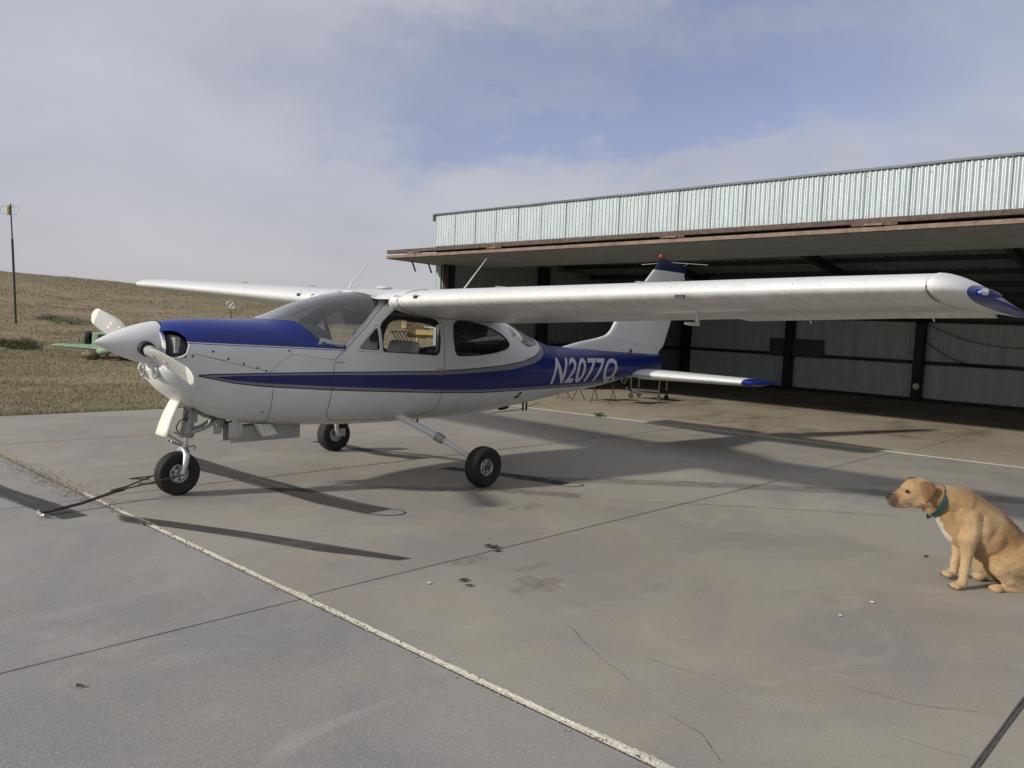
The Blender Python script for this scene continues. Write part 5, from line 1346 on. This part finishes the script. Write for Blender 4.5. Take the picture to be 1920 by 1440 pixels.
for px, D, rx, h_, lab in ((45, 26.5, .55, .42, 'low olive green bush left of the green aircraft, at the foot of the hill'), (8, 27.5, .5, .3, 'dark low bush at the left edge of the picture'), (135, 42, 1.1, .35, 'wide green shrub patch halfway up the hill, right of the pole'), (95, 44, .8, .3, 'smaller green shrub on the hill close to the pole')):
    x, y = atg(px, D); bush('bush', x, y, rx, h_, 900, (.13, .14, .08) if D > 40 else (.11, .11, .06), lab, .09)

# dismantled green aircraft lying in the grass
mgn = simple('faded_green_paint', (.20, .30, .19), .6, 0, .18, 3); mgd = simple('green_shade', (.07, .12, .075), .7)
gx_, gy_ = atg(165, 23.6)
ga = empty('green_aircraft', (gx_, gy_, H(gx_, gy_)+.12), 'dismantled green aircraft lying low in the grass behind the nose', 'aircraft')
R_ = Matrix((vr, vf, Vector((0, 0, 1)))).transposed()   # local u right, v away
gk = .52
def gl(u, v, z_): return R_ @ Vector((u-gk*v, v, z_))
s_ = .01545
def wingpts():
    V = []; F = []
    for u, v0, v1, t in ((-1.08, .10, .22, .02), (-1.0, .0, .55, .045), (-.80, -.08, .95, .06), (0, -.22, 1.25, .09), (1.2, -.5, 1.3, .09), (2.2, -.7, 1.2, .09)):
        up_, lo_ = naca(.1, 8)
        for a, c_ in list(reversed(up_))+lo_[1:]: V.append(gl(u, v0+(v1-v0)*a, .20-.03*u+c_*(v1-v0)*.9))
    k = len(V)//6
    for i in range(5):
        for j in range(k): F.append((i*k+j, i*k+(j+1) % k, (i+1)*k+(j+1) % k, (i+1)*k+j))
    F += [tuple(range(k-1, -1, -1)), tuple(5*k+j for j in range(k))]
    return B().add(V, F)
gw = wingpts().build('wing', mgn, ga, smooth=True)
B().add([gl(-.73, .28, .285), gl(-.50, .20, .29), (gl(-.33, .72, .325)), gl(-.62, .72, .315)], [(0, 1, 2, 3)]).build('wing_recess', mgd, gw)
b = B().lathe([(.14, -.06), (.23, -.06), (.25, 0), (.23, .06), (.14, .06)], gl(.0, 1.4, .40), gl(1, .2, 0), 24); b.build('tyre', mat['black_rubber'], ga, smooth=True)
b = B(); b.add([gl(.10, 1.2, .2), gl(.62, 1.2, .2), gl(.62, 1.2, .62), gl(.12, 1.2, .60), gl(.10, 1.8, .2), gl(.62, 1.8, .2), gl(.62, 1.8, .62), gl(.12, 1.8, .60)], [(0, 1, 2, 3), (4, 7, 6, 5), (0, 4, 5, 1), (3, 2, 6, 7), (0, 3, 7, 4), (1, 5, 6, 2)]); gb = b.build('cockpit_side', mgn, ga, bevel=.03)
b = B(); b.add([gl(.28, 1.19, .40), gl(.60, 1.19, .38), gl(.60, 1.19, .56), gl(.28, 1.19, .57)], [(0, 1, 2, 3)]); b.build('side_opening', mat['dark'], gb)
b = B().lathe([(.06, -.02), (.08, 0), (.10, .05), (.14, .12), (.15, .35), (.10, .42), (0, .42)], gl(-.15, -.35, .02), gl(1, .15, .05), 18); b.build('engine', simple('grimy_metal', (.14, .12, .075), .7, .3, .5, 12), ga, smooth=True)
b = B().tube([gl(.30, -.3, .12), gl(.55, -.35, .18), gl(.75, -.4, .20)], [.10, .13, .04], 10); b.build('float', mgn, ga, smooth=True)
B().tube([gl(-.25, .9, .28), gl(-.28, .9, .42)], .012, 6).build('antenna', mat['rust'], ga); B().tube([gl(.5, -.3, .1), gl(.6, -.3, -.1), gl(.9, -.3, -.08)], .04, 6).build('strut', mat['rust'], ga); B().tube([gl(.9, -.2, .05), gl(1.7, -.3, -.12)], .05, 6).build('strut', mat['rust'], ga)
gk = .11
# yellow agricultural aircraft beyond, seen through the cabin windows
ym = simple('faded_yellow_paint', (.42, .31, .10), .55, 0, .15, 3); yl = simple('pale_yellow_paint', (.60, .50, .24), .55, 0, .1, 3)
yx, yy_ = atg(785, 25); ya = empty('yellow_aircraft', (yx, yy_, H(yx, yy_)), 'yellow agricultural aircraft on the grass, seen through the cabin windows', 'aircraft')
V = []; F = []
for u, v0, v1 in ((-.15, 0, 1.5), (.6, 0, 1.5), (1.6, .1, 1.5), (2.4, .2, 1.3)):
    up_, lo_ = naca(.16, 8)
    for a, c_ in list(reversed(up_))+lo_[1:]: V.append(gl(u, v0+(v1-v0)*a, 1.12+c_*(v1-v0)))
k = len(V)//4
for i in range(3):
    for j in range(k): F.append((i*k+j, i*k+(j+1) % k, (i+1)*k+(j+1) % k, (i+1)*k+j))
F += [tuple(range(k-1, -1, -1)), tuple(3*k+j for j in range(k))]
B().add(V, F).build('wing', ym, ya, smooth=True)
b = B(); b.beam(gl(-.45, .9, 1.22), gl(.25, .9, 1.2), .5, .42); b.build('fuselage', simple('brown_yellow', (.16, .11, .06), .6, 0, .2, 4), ya, bevel=.08)
B().beam(gl(-.58, .8, 1.40), gl(-.42, .8, 1.40), .3, .26).build('hopper', yl, ya, bevel=.02)
b = B()
for i in range(5): b.tube([gl(-.9+.12*i, .6, 1.15), gl(-.6+.1*i, .7, .75)], .015, 5)
b.tube([gl(-.95, .6, 1.16), gl(-.35, .6, 1.18)], .02, 6); b.tube([gl(-.7, .6, .78), gl(-.2, .6, .74)], .02, 6); b.build('engine_mount', mat['trim'], ya)
for u in (-.1, 1.2): B().lathe([(.0, -.06), (.2, -.06), (.24, 0), (.2, .06), (0, .06)], gl(u, .5, .24), gl(1, 0, 0), 20).build('wheel', mat['black_rubber'], ya, smooth=True)
for u in (-.1, 1.2): B().tube([gl(u, .5, .24), gl(u, .5, 1.1)], .03, 6).build('gear_leg', yl, ya)
b = B().tube([gl(.1, .3, 1.35), gl(1.0, .3, 1.32)], .02, 6); b.tube([gl(.3, .3, 1.55), gl(1.0, .3, 1.36)], .02, 6); b.build('spray_boom', mat['card'], ya)

# ================================================================== DOG
DS = .000644
dog = empty('dog', (3.31, -5.23, 0), 'tan short haired dog sitting on the concrete, green collar, looking left', 'dog')
dF = Vector((-rt.x, -rt.y, 0)).normalized(); dY = Vector((fw.x, fw.y, 0)).normalized()
RD = Matrix((dF, dY, Vector((0, 0, 1)))).transposed().to_4x4()
dog.matrix_world = Matrix.Translation(Vector((3.31, -5.23, 0))+dY*.088) @ RD
def D(px, py, y=0., g=0.):
    """sketch units (x right, y down) -> dog space metres; y = away from the viewer, g = depth the sketch was read at"""
    z0 = (1270-py)*DS*1.035; z_ = z0-.306*(g+.09)*(1-z0/1.55); return Vector(((1010-px)*DS+.108*z_-.50*(g+.09), y, z_))
balls = []
def chain(pts, n=10, g=0.):
    """pts: (x, y, r_px, lateral) chain of overlapping balls"""
    for i in range(len(pts)-1):
        a = pts[i]; b_ = pts[i+1]
        for k in range(n+1):
            t = k/n; balls.append((D(a[0]+(b_[0]-a[0])*t, a[1]+(b_[1]-a[1])*t, a[3]+(b_[3]-a[3])*t, g if not callable(g) else g(i+t)), (a[2]+(b_[2]-a[2])*t)*DS, 1., 1.))
def ell(px, py, rx, ry, rl, y=0., ang=0., g=0.):
    balls.append((D(px, py, y, g), (rx*DS, rl*DS, ry*DS), ang))
# trunk
for q in ((1085, 540, 175, 215, 165, 0, 30), (1130, 640, 165, 215, 180, 0, 15), (1230, 660, 215, 235, 190, 0, -30), (1340, 730, 215, 225, 190, 0, -40), (1470, 840, 205, 225, 185, 0, -45), (1600, 970, 210, 230, 185, 0, -50), (1700, 1080, 185, 195, 175, 0, -45)):
    ell(*q[:5], q[5], q[6])
chain([(1000, 425, 138, 0), (1110, 445, 140, 0), (1230, 530, 150, 0), (1350, 630, 165, 0), (1470, 750, 178, 0), (1580, 870, 180, 0)], 6)
chain([(905, 530, 110, 0), (960, 620, 112, 0), (1030, 720, 118, 0), (1110, 800, 110, 0)], 6)
ell(1330, 900, 110, 120, 110, 0, -40)
# neck and head
chain([(1080, 440, 150, 0), (960, 410, 138, 0), (860, 400, 128, 0), (760, 395, 122, 0), (690, 380, 118, 0)], 6)
ell(655, 335, 132, 118, 112, 0, 20); ell(600, 330, 115, 105, 100, 0, 10)
ell(640, 420, 105, 90, 90, 0, 10); ell(560, 400, 90, 85, 82, 0, 10)
chain([(545, 385, 84, 0), (480, 415, 76, 0), (425, 428, 70, 0), (388, 430, 58, 0)], 6)
ell(800, 470, 120, 105, 92, 0, 20); ell(880, 500, 110, 110, 100)
ell(440, 450, 85, 48, 52, 0, 8); ell(385, 432, 46, 52, 46, 0, 0); ell(372, 402, 32, 28, 30, 0, 0); ell(430, 455, 84, 60, 56, 0, 4); ell(500, 350, 60, 50, 60, 0, 20)
ell(500, 480, 80, 34, 45, 0, 6)
for s in (-1, 1):
    ell(525, 318, 40, 24, 20, s*.038, 20)
# front legs (g follows the leg so that paws stand on the ground)
NL = -.085; FL = .135
def foreleg(dx, dy, y):
    chain([(1100+dx*.2, 560, 115, y*.6), (1130+dx*.5, 700, 92, y*.85), (1125+dx*.8, 790, 80, y)], 6, lambda t: y*min(1, t/2))
    chain([(1125+dx*.8, 790, 76, y), (1115+dx, 900+dy*.4, 60, y), (1095+dx, 1040+dy*.8, 46, y), (1080+dx, 1100+dy, 46, y), (1068+dx, 1180+dy, 42, y), (1050+dx, 1215+dy, 48, y)], 6, y)
    ell(1010+dx, 1234+dy, 66, 34, 46, y, 0, y)
    for k, ly in enumerate((-.032, -.011, .011, .032)):
        ell(968+dx+abs(k-1.5)*14, 1238+dy, 36, 28, 17, y+ly, 0, y)
foreleg(0, 0, NL); foreleg(-72, -112, FL)
def hind(dx, dy, y):
    chain([(1640+dx, 930, 200, y*.55), (1530+dx, 980, 150, y*.8), (1450+dx, 1040, 105, y)], 6, lambda t: y*min(1, t/2))
    chain([(1450+dx, 1040, 100, y), (1520+dx, 1130+dy*.4, 85, y), (1620+dx, 1190+dy*.7, 60, y), (1680+dx, 1225+dy, 48, y)], 6, y)
    chain([(1690+dx, 1235+dy, 44, y), (1560+dx, 1240+dy, 38, y), (1440+dx, 1238+dy, 38, y), (1390+dx, 1236+dy, 40, y)], 6, y)
    for k, ly in enumerate((-.032, -.011, .011, .032)): ell(1368+dx+abs(k-1.5)*10, 1242+dy, 44, 30, 17, y+ly, 0, y)
hind(0, 5, NL-.01); hind(-150, -108, FL-.01)
ell(1425, 1020, 95, 90, 70, -.09, -40, -.08)
chain([(1740, 1150, 70, 0), (1800, 1220, 45, -.05), (1900, 1240, 28, -.1), (1990, 1245, 18, -.12)], 6)
ib = bmesh.new(); bmesh.ops.create_icosphere(ib, subdivisions=2, radius=1.06)
IV = np.array([v.co[:] for v in ib.verts]); IF = np.array([[v.index for v in f.verts] for f in ib.faces]); ib.free()
VV = []; FF = []; k = 0
for q in balls:
    if isinstance(q[1], tuple):
        c0, (rx, ry, rz_), ang = q; a = math.radians(ang)
        P = IV*np.array((rx, ry, rz_)); P = np.stack([P[:, 0]*math.cos(a)+P[:, 2]*math.sin(a), P[:, 1], -P[:, 0]*math.sin(a)+P[:, 2]*math.cos(a)], 1)+np.array(c0[:])
    else: P = IV*q[1]+np.array(q[0][:])
    VV.append(P); FF.append(IF+k); k += len(IV)
me = bpy.data.meshes.new('body'); me.from_pydata(np.concatenate(VV).tolist(), [], np.concatenate(FF).tolist())
bo = bpy.data.objects.new('body', me); COL.objects.link(bo)
rm = bo.modifiers.new('r', 'REMESH'); rm.mode = 'VOXEL'; rm.voxel_size = .0060
sm = bo.modifiers.new('s', 'SMOOTH'); sm.factor = .6; sm.iterations = 10
dg = bpy.context.evaluated_depsgraph_get(); me2 = bpy.data.meshes.new_from_object(bo.evaluated_get(dg)); bpy.data.objects.remove(bo)
me2.polygons.foreach_set('use_smooth', [True]*len(me2.polygons))
ca = me2.color_attributes.new('coat', 'FLOAT_COLOR', 'POINT')
def inv(v): # back to sketch units
    z_ = v.z; z0 = (z_+.0275)/(1+.0275/1.55); return (1010-(v.x+.045-.108*z_)/DS, 1270-z0/DS/1.035)
def g2(px, py, cx_, cy_, sx, sy): return math.exp(-((px-cx_)/sx)**2-((py-cy_)/sy)**2)
NRM = [v.normal.copy() for v in me2.vertices]; COS = [v.co.copy() for v in me2.vertices]; KOL = []
for vi in range(len(COS)):
    co_ = COS[vi]; px, py = inv(co_); y = co_.y
    # muscle / skin fold relief
    rel = .0035*noise.noise(Vector((px*.006, py*.006, y*9)))+.0015*noise.noise(Vector((px*.02, py*.02, y*20)))
    if py < 1180: COS[vi] = co_+NRM[vi]*rel
    tan = Vector((.45, .30, .155)); lt = Vector((.60, .46, .28)); dk = Vector((.22, .115, .045)); wh = Vector((.72, .68, .60)); bk = Vector((.03, .025, .022))
    c = tan.copy()
    nz = noise.noise(Vector((px*.004, py*.004, 3)))
    c = c.lerp(dk, max(0, min(.85, .75*g2(px, py, 1500, 620, 330, 200)+.35*g2(px, py, 1150, 330, 200, 60)+.25*nz+.15)))
    c = c.lerp(lt, max(0, min(.9, .8*g2(px, py, 1050, 1050, 160, 260)+.6*g2(px, py, 1130, 640, 130, 150)+.5*g2(px, py, 560, 400, 130, 80)+.7*g2(px, py, 1420, 1120, 160, 160)+.5*g2(px, py, 1350, 560, 90, 110)+.6*g2(px, py, 1480, 1240, 150, 40))))
    c = c.lerp(dk, .75*g2(px, py, 790, 400, 60, 140)*1.)
    # white blaze on the chest front
    dd = abs((px-790)*.86-(py-590)*.62)/1.06
    fr = (px-1075)-(py-560)*.35
    if 545 < py < 800 and px < 1080:
        edge = px-(770+(py-560)*.62)
        if edge < 34+16*noise.noise(Vector((px*.02, py*.02, 0))): c = c.lerp(wh, .95)
    c = c.lerp(bk, min(1, 2.6*g2(px, py, 366, 428, 42, 72)))
    c = c.lerp(Vector((.12, .08, .05)), min(.9, .55*g2(px, py, 420, 385, 45, 30)+.8*g2(px, py, 495, 508, 45, 9)+.5*g2(px, py, 455, 325, 20, 14)))
    c = c.lerp(Vector((.15, .09, .05)), min(.6, .6*g2(px, py, 490, 338, 38, 24)))
    c = c.lerp(wh, .5*g2(px, py, 480, 470, 55, 26))
    KOL += [c.x, c.y, c.z, 1.]
ca.data.foreach_set('color', KOL); me2.vertices.foreach_set('co', [q for c in COS for q in c]); me2.update()
M = MT('dog_coat'); at = M.n('ShaderNodeAttribute'); at.attribute_name = 'coat'
h1 = M.noise(120, 4, (.4, 1, .8), .75); h2 = M.noise(22, 5, (.5, 1, 1), .7, w=3)
c = M.mix(M.ramp(h1, .3, .7, 0, .55), at.outputs['Color'], (.22, .12, .05)); c = M.mix(M.ramp(h2, .5, .75, 0, .25), c, (.52, .37, .20))
M.set(col=c, rough=.75, spec=.25); M.put(M.b.inputs['Sheen Weight'], .25); M.bump(M.math('ADD', h1, h2), .45, .004); me2.materials.clear(); me2.materials.append(M.m)
body = link(bpy.data.objects.new('body', me2), dog)
# short coat: fine hairs lying back over the body
rs_ = np.random.RandomState(3); CO = np.array([c[:] for c in COS]); NO = np.array([n[:] for n in NRM]); KO = np.array(KOL).reshape(-1, 4)
pick = rs_.randint(0, len(CO), 90000); R0 = CO[pick]+rs_.normal(0, .0018, (90000, 3)); Nn = NO[pick]; Kc = KO[pick].copy()
fl = np.tile(np.array([-1., 0, -.45]), (90000, 1)); fl[R0[:, 2] < .22] = (-.25, 0, -1.); fl += rs_.normal(0, .22, (90000, 3)); fl -= Nn*(fl*Nn).sum(1, keepdims=True)
fl /= np.linalg.norm(fl, axis=1, keepdims=True)+1e-6; L_ = .011*rs_.uniform(.5, 1.2, 90000); L_ *= np.where(R0[:, 0] > .22, .55, 1); L_ *= np.where(R0[:, 2] < .04, .5, 1)
sd2 = np.cross(Nn, fl)*.0006; P = np.zeros((90000, 3, 3)); P[:, 0] = R0-sd2; P[:, 1] = R0+sd2; P[:, 2] = R0+(fl*.92+Nn*.34)*L_[:, None]
mf = bpy.data.meshes.new('fur'); mf.from_pydata(P.reshape(-1, 3).tolist(), [], np.arange(270000).reshape(-1, 3).tolist())
Kc[:, :3] *= rs_.uniform(.62, 1.28, (90000, 1)); cf_ = mf.color_attributes.new('coat', 'FLOAT_COLOR', 'POINT'); cf_.data.foreach_set('color', np.repeat(Kc, 3, axis=0).ravel())
M = MT('dog_fur'); at = M.n('ShaderNodeAttribute'); at.attribute_name = 'coat'; M.set(col=at.outputs['Color'], rough=.7, spec=.2); mf.materials.append(M.m)
tag(link(bpy.data.objects.new('fur', mf), dog), kind='stuff')
# ears: folded flaps with thickness
mear = simple('dog_ear', (.21, .115, .05), .8, 0, .25, 30, .2)
for s in (-1, 1):
    P = [(585, 245), (640, 222), (700, 240), (750, 275), (757, 305), (735, 350), (700, 400), (668, 430), (645, 430), (622, 390), (612, 330), (600, 290)]
    cx_, cy_ = 680, 320; V = []; F = []
    n = len(P)
    for lv, sc_ in enumerate((1., .66, .33)):
        for a, b_ in P:
            x_ = cx_+(a-cx_)*sc_; y_ = cy_+(b_-cy_)*sc_
            lat = .086+.010*(y_-240)/190+.012*(1-sc_)+.004*math.sin((y_-240)/60)
            V.append(D(x_, y_, s*lat))
    V.append(D(cx_, cy_, s*.101))
    for lv in range(2):
        for i in range(n): F.append((lv*n+i, lv*n+(i+1) % n, (lv+1)*n+(i+1) % n, (lv+1)*n+i))
    for i in range(n): F.append((2*n+i, 2*n+(i+1) % n, 3*n))
    e_ = mk('ear', V, F, mear, dog, True); md = e_.modifiers.new('s', 'SOLIDIFY'); md.thickness = .007; md.offset = 0; md = e_.modifiers.new('b', 'SUBSURF'); md.levels = 1; md.render_levels = 1
    B().lathe([(0, -.011), (.007, -.009), (.0105, 0), (.007, .008), (0, .009)], D(495, 338, -.052 if s < 0 else .044), (0, 1, 0), 14).build('eye', simple('eye_dark', (.012, .008, .005), .12, 0, 0), dog, smooth=True)
b = B().lathe([(max(.0001, .022*math.sin(PI*i/10)), .021*-math.cos(PI*i/10)) for i in range(11)], D(356, 408), (0, 0, 1), 18); b.build('nose', simple('dog_nose', (.012, .011, .011), .6, 0, .1, 60), dog, smooth=True)
# toes nails
b = B()
for dx, dy, y in ((0, 0, NL), (-72, -112, FL)):
    for k, ly in enumerate((-.030, -.010, .010, .030)): b.tube([D(934+dx+abs(k-1.5)*14, 1244+dy, y+ly, y), D(924+dx+abs(k-1.5)*14, 1256+dy, y+ly, y)], [.004, .002], 6)
b.build('claws', mat['trim'], dog)
# collar: flat band round the neck
c1 = D(905, 288); c2 = D(755, 568); ctr = (c1+c2)/2; ax_ = (c1-c2).normalized(); nrm = Vector((ax_.z, 0, -ax_.x))
V = []; F = []; n = 40; hb_ = .019
ra = (c1-c2).length/2-.001; rb = .086
for j in range(n):
    t = 2*PI*j/n; rad = ax_*(ra*math.cos(t))+Vector((0, rb*math.sin(t), 0)); o_ = rad.normalized()
    for k, (a, b_) in enumerate(((-hb_, 0), (hb_, 0), (hb_, .004), (-hb_, .004))): V.append(ctr+rad+nrm*a+o_*b_)
for j in range(n):
    for k in range(4): F.append((j*4+k, ((j+1) % n)*4+k, ((j+1) % n)*4+(k+1) % 4, j*4+(k+1) % 4))
mcol = simple('green_collar', (.018, .060, .055), .6, 0, .25, 30)
cl_ = B().add(V, F).build('collar', mcol, dog, smooth=True)
b = B(); b.beam(D(760, 560, -.015), D(705, 580, -.02), .006, .034, (0, 0, 1)); b.build('collar_tab', mcol, dog, bevel=.002)
